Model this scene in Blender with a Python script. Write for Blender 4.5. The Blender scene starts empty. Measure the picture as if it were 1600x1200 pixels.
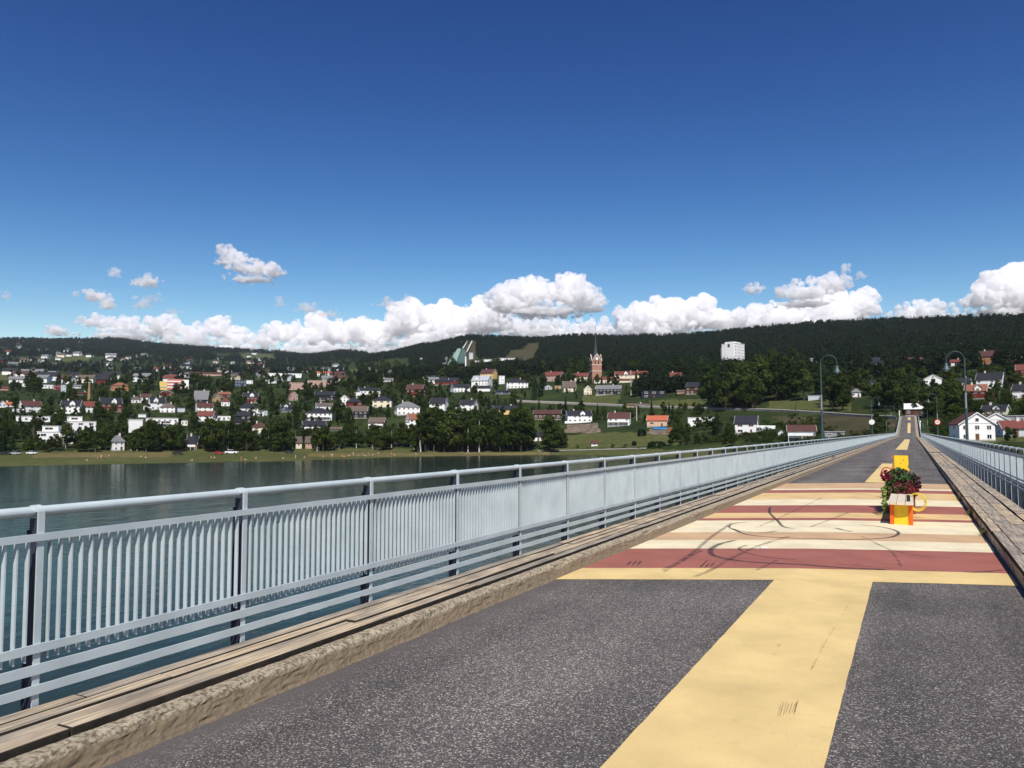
import bpy, bmesh, math, random
import numpy as np
from mathutils import Vector, Matrix, noise as mnoise
random.seed(7); rng = np.random.default_rng(7)
SC = bpy.context.scene
COL = SC.collection
R = math.radians

# ------------------------------------------------------------------ camera, sky, sun, exposure
EYE = 1.65                      # camera height above the carriageway; +Y runs along the bridge
PITCH, YAW = R(3.443), R(26.897)
FPX = 1230.0                    # focal length in pixels of a 1600 px wide frame
cam_d = bpy.data.cameras.new('camera'); cam = bpy.data.objects.new('camera', cam_d); COL.objects.link(cam)
cam.location = (0, 0, EYE); cam.rotation_euler = (math.pi/2 + PITCH, 0, YAW)
cam_d.sensor_width = 36.0; cam_d.lens = FPX/1600*36; cam_d.clip_start = 0.05; cam_d.clip_end = 90000
SC.camera = cam

SUN_EL, SUN_AZ = 52.0, 151.0     # azimuth: clockwise from +Y (bridge direction)
wd = bpy.data.worlds.new('World'); SC.world = wd; wd.use_nodes = True
wn = wd.node_tree; bg = wn.nodes['Background']
sky = wn.nodes.new('ShaderNodeTexSky'); sky.sky_type = 'NISHITA'; sky.sun_disc = False
sky.sun_elevation = R(SUN_EL); sky.sun_rotation = R(SUN_AZ)
sky.altitude = 200; sky.air_density = 1.0; sky.dust_density = 0.2; sky.ozone_density = 3.0
# clear dry air: deeper blue overhead than the model gives, one tone curve for the whole dome
sc_ = wn.nodes.new('ShaderNodeSeparateColor'); cc0 = wn.nodes.new('ShaderNodeCombineColor'); wn.links.new(sky.outputs[0], sc_.inputs[0])
for ch, (g_, k_) in enumerate(((2.6, 4.6), (2.05, 2.05), (1.55, 1.28))):
    m1 = wn.nodes.new('ShaderNodeMath'); m1.operation = 'MULTIPLY'; m1.inputs[1].default_value = 0.1; m2 = wn.nodes.new('ShaderNodeMath'); m2.operation = 'POWER'; m2.inputs[1].default_value = g_
    m3 = wn.nodes.new('ShaderNodeMath'); m3.operation = 'MULTIPLY'; m3.inputs[1].default_value = k_*10
    wn.links.new(sc_.outputs[ch], m1.inputs[0]); wn.links.new(m1.outputs[0], m2.inputs[0]); wn.links.new(m2.outputs[0], m3.inputs[0]); wn.links.new(m3.outputs[0], cc0.inputs[ch])
wn.links.new(cc0.outputs[0], bg.inputs['Color']); bg.inputs['Strength'].default_value = 0.10
sl = bpy.data.lights.new('sun', 'SUN'); sun = bpy.data.objects.new('sun', sl); COL.objects.link(sun)
sl.energy = 4.8; sl.angle = R(0.53); sl.color = (1.0, 0.955, 0.89)
sd = Vector((math.sin(R(SUN_AZ))*math.cos(R(SUN_EL)), math.cos(R(SUN_AZ))*math.cos(R(SUN_EL)), math.sin(R(SUN_EL))))
sun.rotation_euler = sd.to_track_quat('Z', 'Y').to_euler(); sun.location = sd*50
vs = SC.view_settings; vs.view_transform = 'Standard'; vs.look = 'None'; vs.exposure = 0.2; vs.gamma = 1.0; vs.use_curve_mapping = False
cy = SC.cycles; cy.use_denoising = True; cy.max_bounces = 8; cy.transparent_max_bounces = 16; cy.volume_bounces = 2
cy.diffuse_bounces = 3; cy.glossy_bounces = 3; cy.caustics_reflective = False; cy.caustics_refractive = False

# ------------------------------------------------------------------ pixel <-> world helpers (used only to survey positions)
_f = np.array([-math.sin(YAW)*math.cos(PITCH), math.cos(YAW)*math.cos(PITCH), math.sin(PITCH)])
_r = np.array([math.cos(YAW), math.sin(YAW), 0.0]); _u = np.cross(_r, _f)
CAMP = np.array([0, 0, EYE])
def ray(x, y):
    d = _f + _r*(x-800)/FPX - _u*(y-600)/FPX
    return d/np.linalg.norm(d)
def project(P):
    d = np.asarray(P, float) - CAMP
    z = d@_f
    return 800+FPX*(d@_r)/z, 600-FPX*(d@_u)/z, z
def on_plane(x, y, z):
    d = ray(x, y); return CAMP + d*((z-EYE)/d[2])

# ------------------------------------------------------------------ object helpers
def tag(o, label=None, cat=None, group=None, kind=None):
    if label: o['label'] = label
    if cat: o['category'] = cat
    if group: o['group'] = group
    if kind: o['kind'] = kind
    return o
def link(o, parent=None):
    COL.objects.link(o)
    if parent is not None: o.parent = parent
    return o
def empty(name, loc=(0, 0, 0), rz=0.0):
    o = bpy.data.objects.new(name, None); COL.objects.link(o)
    o.location = loc; o.rotation_euler = (0, 0, rz); o.empty_display_size = 0.3
    return o
class MB:
    """collects geometry for ONE mesh"""
    def __init__(s): s.v = []; s.f = []; s.m = []; s.sm = []
    def add(s, verts, faces, mi=0, smooth=False):
        b = len(s.v); s.v += [tuple(p) for p in verts]
        for f in faces: s.f.append(tuple(b+i for i in f)); s.m.append(mi); s.sm.append(smooth)
        return s
    def box(s, x0, x1, y0, y1, z0, z1, mi=0):
        v = [(x0,y0,z0),(x1,y0,z0),(x1,y1,z0),(x0,y1,z0),(x0,y0,z1),(x1,y0,z1),(x1,y1,z1),(x0,y1,z1)]
        return s.add(v, [(3,2,1,0),(4,5,6,7),(0,1,5,4),(1,2,6,5),(2,3,7,6),(3,0,4,7)], mi)
    def prism(s, poly, a0, a1, axis='y', mi=0):
        n = len(poly)
        def P(p, a):
            return (p[0], a, p[1]) if axis == 'y' else ((a, p[0], p[1]) if axis == 'x' else (p[0], p[1], a))
        v = [P(p, a0) for p in poly] + [P(p, a1) for p in poly]
        f = [tuple(range(n)), tuple(range(2*n-1, n-1, -1))] + [(i, n+i, n+(i+1) % n, (i+1) % n) for i in range(n)]
        return s.add(v, f, mi)
    def tube(s, pts, rad, n=8, mi=0, cap=True, smooth=True):
        pts = [Vector(p) for p in pts]; k = len(pts)
        rad = rad if hasattr(rad, '__len__') else [rad]*k
        up0 = None; v = []
        for i, p in enumerate(pts):
            t = (pts[min(i+1, k-1)]-pts[max(i-1, 0)]).normalized()
            if up0 is None:
                up0 = Vector((0, 0, 1)) if abs(t.z) < 0.9 else Vector((1, 0, 0))
            a = t.cross(up0).normalized(); b = a.cross(t).normalized(); up0 = b
            for j in range(n):
                q = 2*math.pi*j/n
                v.append(p + a*math.cos(q)*rad[i] + b*math.sin(q)*rad[i])
        f = [(i*n+j, i*n+(j+1) % n, (i+1)*n+(j+1) % n, (i+1)*n+j) for i in range(k-1) for j in range(n)]
        s.add(v, f, mi, smooth)
        if cap: s.add([v[j] for j in range(n)], [tuple(range(n-1, -1, -1))], mi); s.add([v[(k-1)*n+j] for j in range(n)], [tuple(range(n))], mi)
        return s
    def lathe(s, prof, n=16, c=(0, 0, 0), mi=0, smooth=True):
        v = [(c[0]+r*math.cos(2*math.pi*j/n), c[1]+r*math.sin(2*math.pi*j/n), c[2]+z) for r, z in prof for j in range(n)]
        f = [(i*n+j, i*n+(j+1) % n, (i+1)*n+(j+1) % n, (i+1)*n+j) for i in range(len(prof)-1) for j in range(n)]
        return s.add(v, f, mi, smooth)
    def mesh(s, name, mats):
        me = bpy.data.meshes.new(name); me.from_pydata([tuple(p) for p in s.v], [], s.f)
        for m in (mats if isinstance(mats, (list, tuple)) else [mats]): me.materials.append(m)
        me.polygons.foreach_set('material_index', s.m); me.polygons.foreach_set('use_smooth', s.sm); me.update()
        return me
    def build(s, name, mats, parent=None, loc=(0, 0, 0), rz=0.0):
        o = bpy.data.objects.new(name, s.mesh(name, mats)); link(o, parent); o.location = loc; o.rotation_euler = (0, 0, rz)
        return o
def inst(name, me, parent=None, loc=(0, 0, 0), rz=0.0, sc=None):
    o = bpy.data.objects.new(name, me); link(o, parent); o.location = loc; o.rotation_euler = (0, 0, rz)
    if sc is not None: o.scale = sc
    return o
def np_mesh(name, V, F, mats, smooth=False):
    me = bpy.data.meshes.new(name); V = np.asarray(V, np.float32); F = np.asarray(F, np.int32); k = F.shape[1]
    me.vertices.add(len(V)); me.vertices.foreach_set('co', V.ravel())
    me.loops.add(F.size); me.loops.foreach_set('vertex_index', F.ravel())
    me.polygons.add(len(F)); me.polygons.foreach_set('loop_start', np.arange(0, F.size, k, dtype=np.int32))
    me.polygons.foreach_set('loop_total', np.full(len(F), k, np.int32))
    me.polygons.foreach_set('use_smooth', np.full(len(F), smooth))
    for m in (mats if isinstance(mats, (list, tuple)) else [mats]): me.materials.append(m)
    me.update(); me.validate(); return me

# ------------------------------------------------------------------ materials
MATS = {}
def nodes(m): return m.node_tree.nodes, m.node_tree.links
def mat(name, col, rough=0.7, spec=0.3, metal=0.0, var=0.0, vscale=4.0, bump=0.0, bscale=30.0, stretch=(1, 1, 1), objrand=0.0):
    """principled + noise tint + optional bump"""
    if name in MATS: return MATS[name]
    m = bpy.data.materials.new(name); m.use_nodes = True; N, L = nodes(m)
    p = N['Principled BSDF']; p.inputs['Roughness'].default_value = rough; p.inputs['Specular IOR Level'].default_value = spec
    p.inputs['Metallic'].default_value = metal; p.inputs['Base Color'].default_value = (*col, 1)
    if var or bump or objrand:
        tc = N.new('ShaderNodeTexCoord'); mp = N.new('ShaderNodeMapping'); mp.inputs['Scale'].default_value = stretch
        L.new(tc.outputs['Object'], mp.inputs['Vector'])
    last = None
    if var:
        nz = N.new('ShaderNodeTexNoise'); nz.inputs['Scale'].default_value = vscale; nz.inputs['Detail'].default_value = 6; nz.inputs['Roughness'].default_value = 0.65
        L.new(mp.outputs[0], nz.inputs['Vector'])
        cr = N.new('ShaderNodeValToRGB'); cr.color_ramp.elements[0].position = 0.3; cr.color_ramp.elements[1].position = 0.7
        cr.color_ramp.elements[0].color = (*[max(0, c*(1-var)) for c in col], 1); cr.color_ramp.elements[1].color = (*[min(1, c*(1+var)) for c in col], 1)
        L.new(nz.outputs['Fac'], cr.inputs[0]); last = cr.outputs[0]
    if objrand:
        oi = N.new('ShaderNodeObjectInfo'); h = N.new('ShaderNodeHueSaturation')
        mr = N.new('ShaderNodeMapRange'); mr.inputs['To Min'].default_value = 1-objrand; mr.inputs['To Max'].default_value = 1+objrand
        L.new(oi.outputs['Random'], mr.inputs['Value']); L.new(mr.outputs[0], h.inputs['Value'])
        if last is not None: L.new(last, h.inputs['Color'])
        else: h.inputs['Color'].default_value = (*col, 1)
        last = h.outputs[0]
    if last is not None: L.new(last, p.inputs['Base Color'])
    if bump:
        nb = N.new('ShaderNodeTexNoise'); nb.inputs['Scale'].default_value = bscale; nb.inputs['Detail'].default_value = 5
        L.new(mp.outputs[0], nb.inputs['Vector']); bp = N.new('ShaderNodeBump'); bp.inputs['Strength'].default_value = bump; bp.inputs['Distance'].default_value = 0.02
        L.new(nb.outputs['Fac'], bp.inputs['Height']); L.new(bp.outputs[0], p.inputs['Normal'])
    MATS[name] = m; return m
# ------------------------------------------------------------------ terrain: valley side across the lake
WATER = -10.35
# surveyed profiles: image column -> (distance, image row where the ground appears)
PROF = {
 -500: [(420,709),(460,690),(540,662),(620,642),(800,617),(1000,603),(1400,592),(2200,577),(3300,552),(4800,531)],
 0:   [(420,709),(460,690),(540,662),(620,642),(800,617),(1000,603),(1400,592),(2200,577),(3300,552),(4800,531)],
 200: [(425,707),(470,688),(560,662),(640,642),(800,620),(1000,604),(1400,593),(2200,577),(3400,552),(4800,531)],
 450: [(425,706),(500,682),(580,662),(660,642),(780,620),(980,602),(1300,592),(2000,582),(3000,568),(4200,552)],
 560: [(425,706),(495,682),(580,655),(660,634),(770,613),(950,597),(1300,588),(1800,578),(2600,566),(3400,548)],
 650: [(425,706),(490,682),(580,652),(660,630),(760,610),(900,595),(1300,584),(1700,576),(2100,562),(2500,541)],
 730: [(425,706),(480,680),(560,652),(640,632),(730,612),(850,598),(1200,587),(1600,577),(2000,547),(2300,523)],
 900: [(425,706),(465,690),(540,662),(620,636),(690,615),(780,592),(900,582),(1200,573),(1600,554),(2100,526)],
 1050:[(408,703),(430,690),(490,666),(570,637),(650,612),(750,592),(950,577),(1300,563),(1600,550),(2000,527)],
 1200:[(350,697),(375,683),(430,662),(520,637),(600,612),(700,592),(900,573),(1200,558),(1500,538),(1900,513)],
 1300:[(300,692),(330,685),(380,667),(440,647),(500,628),(600,602),(760,577),(1000,562),(1400,534),(1850,506)],
 1420:[(250,693),(280,690),(320,676),(345,664),(368,655),(385,650),(420,641),(500,622),(600,602),(720,577),(900,562),(1300,535),(1800,502)],
 1520:[(240,694),(262,688),(330,662),(390,642),(450,622),(540,602),(640,577),(800,558),(1150,535),(1700,499)],
 1650:[(240,694),(262,688),(330,662),(390,642),(450,622),(540,602),(640,577),(800,558),(1150,535),(1700,499)],
 2400:[(240,694),(262,688),(330,662),(390,642),(450,622),(540,602),(640,577),(800,558),(1150,535),(1700,499)]}
SHORE = {-500:272, 0:None, 200:None, 400:None, 500:None, 600:None, 700:None, 850:None, 1000:400, 1200:330, 1300:285, 1420:238, 1520:222, 1650:222, 2400:222}
SHY = {0:729, 200:725, 400:722, 500:720, 600:716, 700:713, 850:711}
def _dist(x, y, z):
    p = on_plane(x, y, z); return math.hypot(p[0], p[1])
SHX = np.array(sorted(SHORE)); SHD = np.array([SHORE[x] or _dist(x, SHY[x], WATER) for x in SHX])
def zof(x, D, y):
    d = ray(x, y); return EYE + D*d[2]/math.hypot(d[0], d[1])
TH = np.arctan((np.arange(-700, 2701, 4.0)-800)/FPX)          # azimuth grid (right positive)
DG = np.concatenate([np.linspace(190, 700, 103), np.geomspace(706, 6500, 120)])
PX = np.array(sorted(PROF)); Zc = []
for x in PX:
    pr = PROF[x]; sh = float(np.interp(x, SHX, SHD))
    D = [0, sh-25, sh-2, sh+4] + [p[0] for p in pr]; Z = [-14, -13, -10.9, -10.05] + [zof(x, *p) for p in pr]
    D += [pr[-1][0]*1.15, pr[-1][0]*1.5, 9000]; Z += [Z[-1]-8, Z[-1]-60, Z[-1]-150]
    Zc.append(np.interp(DG, D, Z))
Zc = np.array(Zc); cols = 800+FPX*np.tan(TH)
ZG = np.array([np.interp(cols, PX, Zc[:, j]) for j in range(len(DG))]).T
# shoreline between surveyed columns
shc = np.interp(cols, SHX, SHD)
def smooth1(A, ax, n):
    for _ in range(n):
        B = np.roll(A, 1, ax); C = np.roll(A, -1, ax)
        sl0 = [slice(None)]*2; sl0[ax] = 0; sl1 = [slice(None)]*2; sl1[ax] = -1
        B[tuple(sl0)] = A[tuple(sl0)]; C[tuple(sl1)] = A[tuple(sl1)]
        A = (B+2*A+C)/4
    return A
near = ZG.copy()
ZG = smooth1(ZG, 0, 40); ZS = smooth1(ZG, 1, 5)
wfar = np.clip((DG-(440))/80, 0, 1)[None, :]
ZG = near*0.3*(1-wfar) + ZG*0.7*(1-wfar) + ZS*wfar
DD, TT = np.meshgrid(DG, TH)
GX = DD*np.sin(TT-YAW); GY = DD*np.cos(TT-YAW)
bump = np.array([[mnoise.noise((a*0.011, b*0.011, 3.1))+0.5*mnoise.noise((a*0.03, b*0.03, 7.7)) for a, b in zip(r1, r2)] for r1, r2 in zip(GX, GY)])
amp = np.clip((DD-430)/400, 0, 1)*1.6 + np.clip((DD-1200)/2500, 0, 1)*9
ZG = ZG + bump*amp
# keep the ground clear of the bridge carriageway
def zdeck(y):
    y = np.asarray(y, float); a = np.clip((y-252)/36, 0, 1)
    z = 0.077*(np.where(y < 252, 0, np.where(y < 288, 18*a*a, y-270)))
    b = np.clip((y-366)/20, 0, None)
    return z - np.where(y > 366, 0.077*20*np.where(b < 1, b*b/2, b-0.5), 0)
m_ = (GX > -7) & (GX < 5) & (GY > 225) & (GY < 420)
ZG = np.where(m_, np.minimum(ZG, zdeck(GY)-0.9), ZG)
def ground_z(x, y):
    th = math.atan2(x, y) + YAW; D = math.hypot(x, y)
    i = np.interp(th, TH, np.arange(len(TH))); j = np.interp(D, DG, np.arange(len(DG)))
    i0 = min(int(i), len(TH)-2); j0 = min(int(j), len(DG)-2); a = i-i0; b = j-j0
    return (ZG[i0, j0]*(1-a)*(1-b)+ZG[i0+1, j0]*a*(1-b)+ZG[i0, j0+1]*(1-a)*b+ZG[i0+1, j0+1]*a*b)
def hit(x, y, dmin=200.0):
    """where the sight line of image point x,y meets the ground"""
    d = ray(x, y); hd = math.hypot(d[0], d[1]); te = d[2]/hd
    th = math.atan2(d[0], d[1]) + YAW
    i = np.interp(th, TH, np.arange(len(TH))); i0 = min(int(i), len(TH)-2); a = i-i0
    prof = ZG[i0]*(1-a)+ZG[i0+1]*a
    diff = prof - (EYE + DG*te)
    ok = np.where((diff > 0) & (DG > dmin))[0]
    if len(ok) == 0: k = len(DG)-1; D = DG[np.argmax(diff)]
    else:
        k = ok[0]
        if k == 0: D = DG[0]
        else:
            t = diff[k-1]/(diff[k-1]-diff[k]) if diff[k] != diff[k-1] else 0; t = min(max(t, 0), 1); D = DG[k-1]+(DG[k]-DG[k-1])*t
    X, Y = D*d[0]/hd, D*d[1]/hd
    return np.array([X, Y, ground_z(X, Y)]), D
def pxpm(P):
    return FPX/((np.asarray(P)-CAMP)@_f)

def inpoly(x, y, poly):
    c = np.zeros(np.shape(x), bool); n = len(poly)
    for i in range(n):
        (x1, y1), (x2, y2) = poly[i], poly[(i+1) % n]
        c ^= ((y1 > y) != (y2 > y)) & (x < (x2-x1)*(y-y1)/((y2-y1) or 1e-9)+x1)
    return c
COVER = {'meadow': [[(-80,584),(40,581),(98,585),(92,592),(30,593),(-80,595)], [(88,556),(120,554),(142,557),(140,564),(110,566),(92,565)], [(375,552),(400,551),(425,554),(428,560),(380,560)], [(546,577),(622,576.5),(606,585),(570,587),(556,585)],
                    [(878,681),(940,676),(1062,674),(1066,694),(1005,699),(878,700)], [(912,618),(972,616),(965,631),(910,630)], [(1012,626),(1140,622),(1150,635),(1015,635)], [(1200,626),(1330,626),(1330,643),(1200,638)],
                    [(1500,664),(1640,660),(1640,690),(1500,692)], [(1560,612),(1640,618),(1640,650),(1590,642)]],
         'dry': [[(55,708),(268,707),(272,710),(262,714),(50,715)], [(480,708),(860,706.5),(860,711),(480,713.5)]],
         'scrub': [[(1285,648),(1400,655),(1405,669),(1350,668),(1292,661)], [(1205,650),(1290,652),(1400,672),(1360,682),(1240,670)], [(700,576),(706,566),(727,539),(735,533),(744,533),(743,577)],
                   [(783,565),(800,547),(817,547),(826,537),(843,537),(830,566)], [(30,664),(60,668),(58,685),(35,682)]],
         'stone': [[(886,663),(934,661),(938,676),(882,677)], [(1014,669),(1062,671),(1060,679),(1012,678)]]}
def terrain_mat():
    m = bpy.data.materials.new('hillside_ground'); m.use_nodes = True; N, L = nodes(m); p = N['Principled BSDF']
    p.inputs['Roughness'].default_value = 0.95; p.inputs['Specular IOR Level'].default_value = 0.1
    tc = N.new('ShaderNodeTexCoord')
    n1 = N.new('ShaderNodeTexNoise'); n1.inputs['Scale'].default_value = 0.03; n1.inputs['Detail'].default_value = 8; n1.inputs['Roughness'].default_value = 0.7
    n2 = N.new('ShaderNodeTexNoise'); n2.inputs['Scale'].default_value = 0.35; n2.inputs['Detail'].default_value = 6; n2.inputs['Roughness'].default_value = 0.7
    L.new(tc.outputs['Object'], n1.inputs['Vector']); L.new(tc.outputs['Object'], n2.inputs['Vector'])
    def ramp(src, cols):
        c = N.new('ShaderNodeValToRGB'); e = c.color_ramp.elements; e[0].position, e[0].color = cols[0][0], (*cols[0][1], 1); e[1].position, e[1].color = cols[-1][0], (*cols[-1][1], 1)
        for q in cols[1:-1]: z = e.new(q[0]); z.color = (*q[1], 1)
        L.new(src, c.inputs[0]); return c.outputs[0]
    last = ramp(n1.outputs['Fac'], [(0.33, (0.016, 0.027, 0.008)), (0.52, (0.030, 0.046, 0.012)), (0.70, (0.066, 0.082, 0.022))])
    for nm, cols in (('meadow', [(0.3, (0.064, 0.080, 0.024)), (0.7, (0.112, 0.116, 0.040))]), ('dry', [(0.3, (0.12, 0.105, 0.04)), (0.7, (0.21, 0.17, 0.075))]), ('scrub', [(0.3, (0.040, 0.044, 0.018)), (0.7, (0.098, 0.080, 0.044))]), ('stone', [(0.35, (0.10, 0.075, 0.055)), (0.65, (0.27, 0.21, 0.16))])):
        at = N.new('ShaderNodeAttribute'); at.attribute_name = nm
        ad = N.new('ShaderNodeMath'); ad.operation = 'MULTIPLY_ADD'; ad.inputs[1].default_value = 0.9; L.new(n1.outputs['Fac'], ad.inputs[0]); L.new(at.outputs['Fac'], ad.inputs[2])
        mr = N.new('ShaderNodeMapRange'); mr.inputs['From Min'].default_value = 0.80; mr.inputs['From Max'].default_value = 1.05; L.new(ad.outputs[0], mr.inputs['Value'])
        mx = N.new('ShaderNodeMix'); mx.data_type = 'RGBA'; L.new(mr.outputs[0], mx.inputs['Factor']); L.new(last, mx.inputs['A']); L.new(ramp((n1 if nm != 'stone' else n2).outputs['Fac'], cols), mx.inputs['B']); last = mx.outputs['Result']
    mx = N.new('ShaderNodeMix'); mx.data_type = 'RGBA'; mx.blend_type = 'MULTIPLY'; mx.inputs['Factor'].default_value = 1
    L.new(last, mx.inputs['A']); L.new(ramp(n2.outputs['Fac'], [(0.3, (0.55, 0.55, 0.55)), (0.72, (1.25, 1.2, 1.15))]), mx.inputs['B']); L.new(mx.outputs['Result'], p.inputs['Base Color'])
    b = N.new('ShaderNodeBump'); b.inputs['Strength'].default_value = 0.8; b.inputs['Distance'].default_value = 1.0
    L.new(n2.outputs['Fac'], b.inputs['Height']); L.new(b.outputs[0], p.inputs['Normal'])
    return m
nT, nD = ZG.shape
V = np.stack([GX, GY, ZG], -1).reshape(-1, 3)
ii, jj = np.meshgrid(np.arange(nT-1), np.arange(nD-1), indexing='ij')
F = np.stack([ii*nD+jj, (ii+1)*nD+jj, (ii+1)*nD+jj+1, ii*nD+jj+1], -1).reshape(-1, 4)[:, ::-1]
ter = inst('hillside_terrain', np_mesh('hillside_terrain', V, F, terrain_mat(), True)); tag(ter, kind='structure')
_d = V-CAMP; _z = np.maximum(_d@_f, 1.0); vx, vy = 800+FPX*(_d@_r)/_z, 600-FPX*(_d@_u)/_z
for nm, polys in COVER.items():
    a_ = np.zeros(len(V), np.float32)
    for q in polys: a_ = np.maximum(a_, inpoly(vx, vy, q).astype(np.float32))
    if nm == 'meadow': a_ = np.maximum(a_, ((ZG.ravel() < -7.6) & (vx < 1150)).astype(np.float32))      # lakeside lawn
    at_ = ter.data.attributes.new(nm, 'FLOAT', 'POINT'); at_.data.foreach_set('value', a_)

# lawns, fields, paths: sheets draped a little above the ground
def patch_pts(c, n, m, lift=0.25, dmin=200):
    c = [np.array(p, float) for p in c]; out = []
    for i in range(n+1):
        a = i/n
        for j in range(m+1):
            b = j/m
            q = (c[0]*(1-a)+c[1]*a)*(1-b) + (c[3]*(1-a)+c[2]*a)*b
            P, D = hit(q[0], q[1], dmin); P[2] += lift*(1 + D/1500); out.append(P)
    return out
def patch(name, c, n, m, material, lift=0.25, kind='structure', parent=None, dmin=200):
    v = patch_pts(c, n, m, lift, dmin)
    f = [(i*(m+1)+j, (i+1)*(m+1)+j, (i+1)*(m+1)+j+1, i*(m+1)+j+1) for i in range(n) for j in range(m)]
    b = MB(); b.add(v, f, 0, True); o = b.build(name, material, parent)
    if kind and parent is None: tag(o, kind=kind)
    return o
M_lawn = mat('lawn_grass', (0.088, 0.108, 0.030), 0.95, 0.1, var=0.35, vscale=0.08, bump=0.4, bscale=2)
M_mead = mat('meadow_grass', (0.072, 0.115, 0.030), 0.95, 0.1, var=0.3, vscale=0.05)
M_dry = mat('dry_grass', (0.17, 0.145, 0.06), 0.95, 0.1, var=0.3, vscale=0.1)
M_scrub = mat('brown_slope', (0.10, 0.078, 0.042), 0.95, 0.1, var=0.45, vscale=0.12)
M_grav = mat('gravel', (0.26, 0.24, 0.21), 0.95, 0.1, var=0.25, vscale=0.4)
M_stone = mat('rough_stone', (0.21, 0.16, 0.12), 0.95, 0.1, var=0.5, vscale=0.6, bump=1.0, bscale=1.5)
patch('shore_path', [(840,704.5),(1010,700),(1010,701.6),(840,706)], 20, 1, M_grav, 0.15)

# railway shelf along the hillside with its pale retaining wall
def ribbon(name, pts, h_px, material, lift, wall=0.0, kind='structure'):
    xs = np.array([p[0] for p in pts], float); ys = np.array([p[1] for p in pts], float)
    X = np.arange(xs[0], xs[-1]+1, 6.0); b = MB(); v = []
    for x in X:
        y = float(np.interp(x, xs, ys)); P, D = hit(x, y); Q, _ = hit(x, y-h_px)
        v += [(P[0], P[1], P[2]-0.5), (P[0], P[1], P[2]+lift+wall), (Q[0], Q[1], max(Q[2], P[2])+lift+wall*0.6)]
    n = len(X)
    f = []
    for i in range(n-1):
        f += [(i*3, (i+1)*3, (i+1)*3+1, i*3+1), (i*3+1, (i+1)*3+1, (i+1)*3+2, i*3+2)]
    b.add(v, f); return tag(b.build(name, material), kind=kind)
ribbon('railway_embankment', [(806,628.5),(870,631),(960,635),(1010,637.5),(1150,641),(1220,643.5),(1290,648),(1345,652),(1405,655)], 2.2, M_grav, 0.3, 0.9)
ribbon('hillside_road', [(985,597.5),(1060,598.5),(1120,601)], 1.5, M_grav, 0.3, 0.8)

def water_mat():
    m = bpy.data.materials.new('lake_water'); m.use_nodes = True; N, L = nodes(m); p = N['Principled BSDF']
    N.remove(p); df = N.new('ShaderNodeBsdfDiffuse'); df.inputs['Color'].default_value = (0.022, 0.036, 0.032, 1)
    gl = N.new('ShaderNodeBsdfGlossy'); gl.inputs['Color'].default_value = (0.66, 0.71, 0.64, 1); gl.inputs['Roughness'].default_value = 0.09
    fr = N.new('ShaderNodeFresnel'); fr.inputs['IOR'].default_value = 1.17; ms = N.new('ShaderNodeMixShader')
    L.new(fr.outputs[0], ms.inputs[0]); L.new(df.outputs[0], ms.inputs[1]); L.new(gl.outputs[0], ms.inputs[2]); L.new(ms.outputs[0], N['Material Output'].inputs['Surface'])
    tc = N.new('ShaderNodeTexCoord'); last = None
    for sc_, st, w in ((0.35, (1, 0.55, 1), 0.22), (1.6, (1, 0.6, 1), 0.07), (0.05, (1, 0.6, 1), 0.35)):
        mp = N.new('ShaderNodeMapping'); mp.inputs['Scale'].default_value = st; mp.inputs['Rotation'].default_value = (0, 0, R(25))
        n = N.new('ShaderNodeTexNoise'); n.inputs['Scale'].default_value = sc_; n.inputs['Detail'].default_value = 4
        L.new(tc.outputs['Object'], mp.inputs[0]); L.new(mp.outputs[0], n.inputs['Vector'])
        mu = N.new('ShaderNodeMath'); mu.operation = 'MULTIPLY'; mu.inputs[1].default_value = w; L.new(n.outputs['Fac'], mu.inputs[0])
        if last is None: last = mu
        else:
            ad = N.new('ShaderNodeMath'); L.new(last.outputs[0], ad.inputs[0]); L.new(mu.outputs[0], ad.inputs[1]); last = ad
    b = N.new('ShaderNodeBump'); b.inputs['Strength'].default_value = 0.42; b.inputs['Distance'].default_value = 1.0
    L.new(last.outputs[0], b.inputs['Height'])
    for q in (df, gl, fr): L.new(b.outputs[0], q.inputs['Normal'])
    return m
b = MB(); g = 30000; b.add([(-g,-g,WATER),(g,-g,WATER),(g,g,WATER),(-g,g,WATER)], [(0,1,2,3)])
tag(b.build('lake_water', water_mat()), kind='structure')
# ------------------------------------------------------------------ bridge: carriageway, kerbs, walkway planks
XL, XR = -3.62, 1.00
YS = np.concatenate([np.arange(-36, 252, 6.0), np.arange(252, 421, 3.0)])
def strip(name, xs, zs, material, y0=-36, y1=420, parent=None, smooth=False, step=None):
    """sheet or profile swept along the deck: xs/zs describe its section"""
    ys = YS[(YS > y0) & (YS < y1)] if step is None else np.arange(y0, y1, step)[1:]
    ys = np.concatenate([[y0], ys, [y1]]); n = len(xs); v = []
    for y in ys:
        z = float(zdeck(y)); v += [(x, y, z+q) for x, q in zip(xs, zs)]
    f = [(i*n+j, (i+1)*n+j, (i+1)*n+j+1, i*n+j+1)[::-1] for i in range(len(ys)-1) for j in range(n-1)]
    b = MB(); b.add(v, f, 0, smooth); return b.build(name, material, parent)

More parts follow.
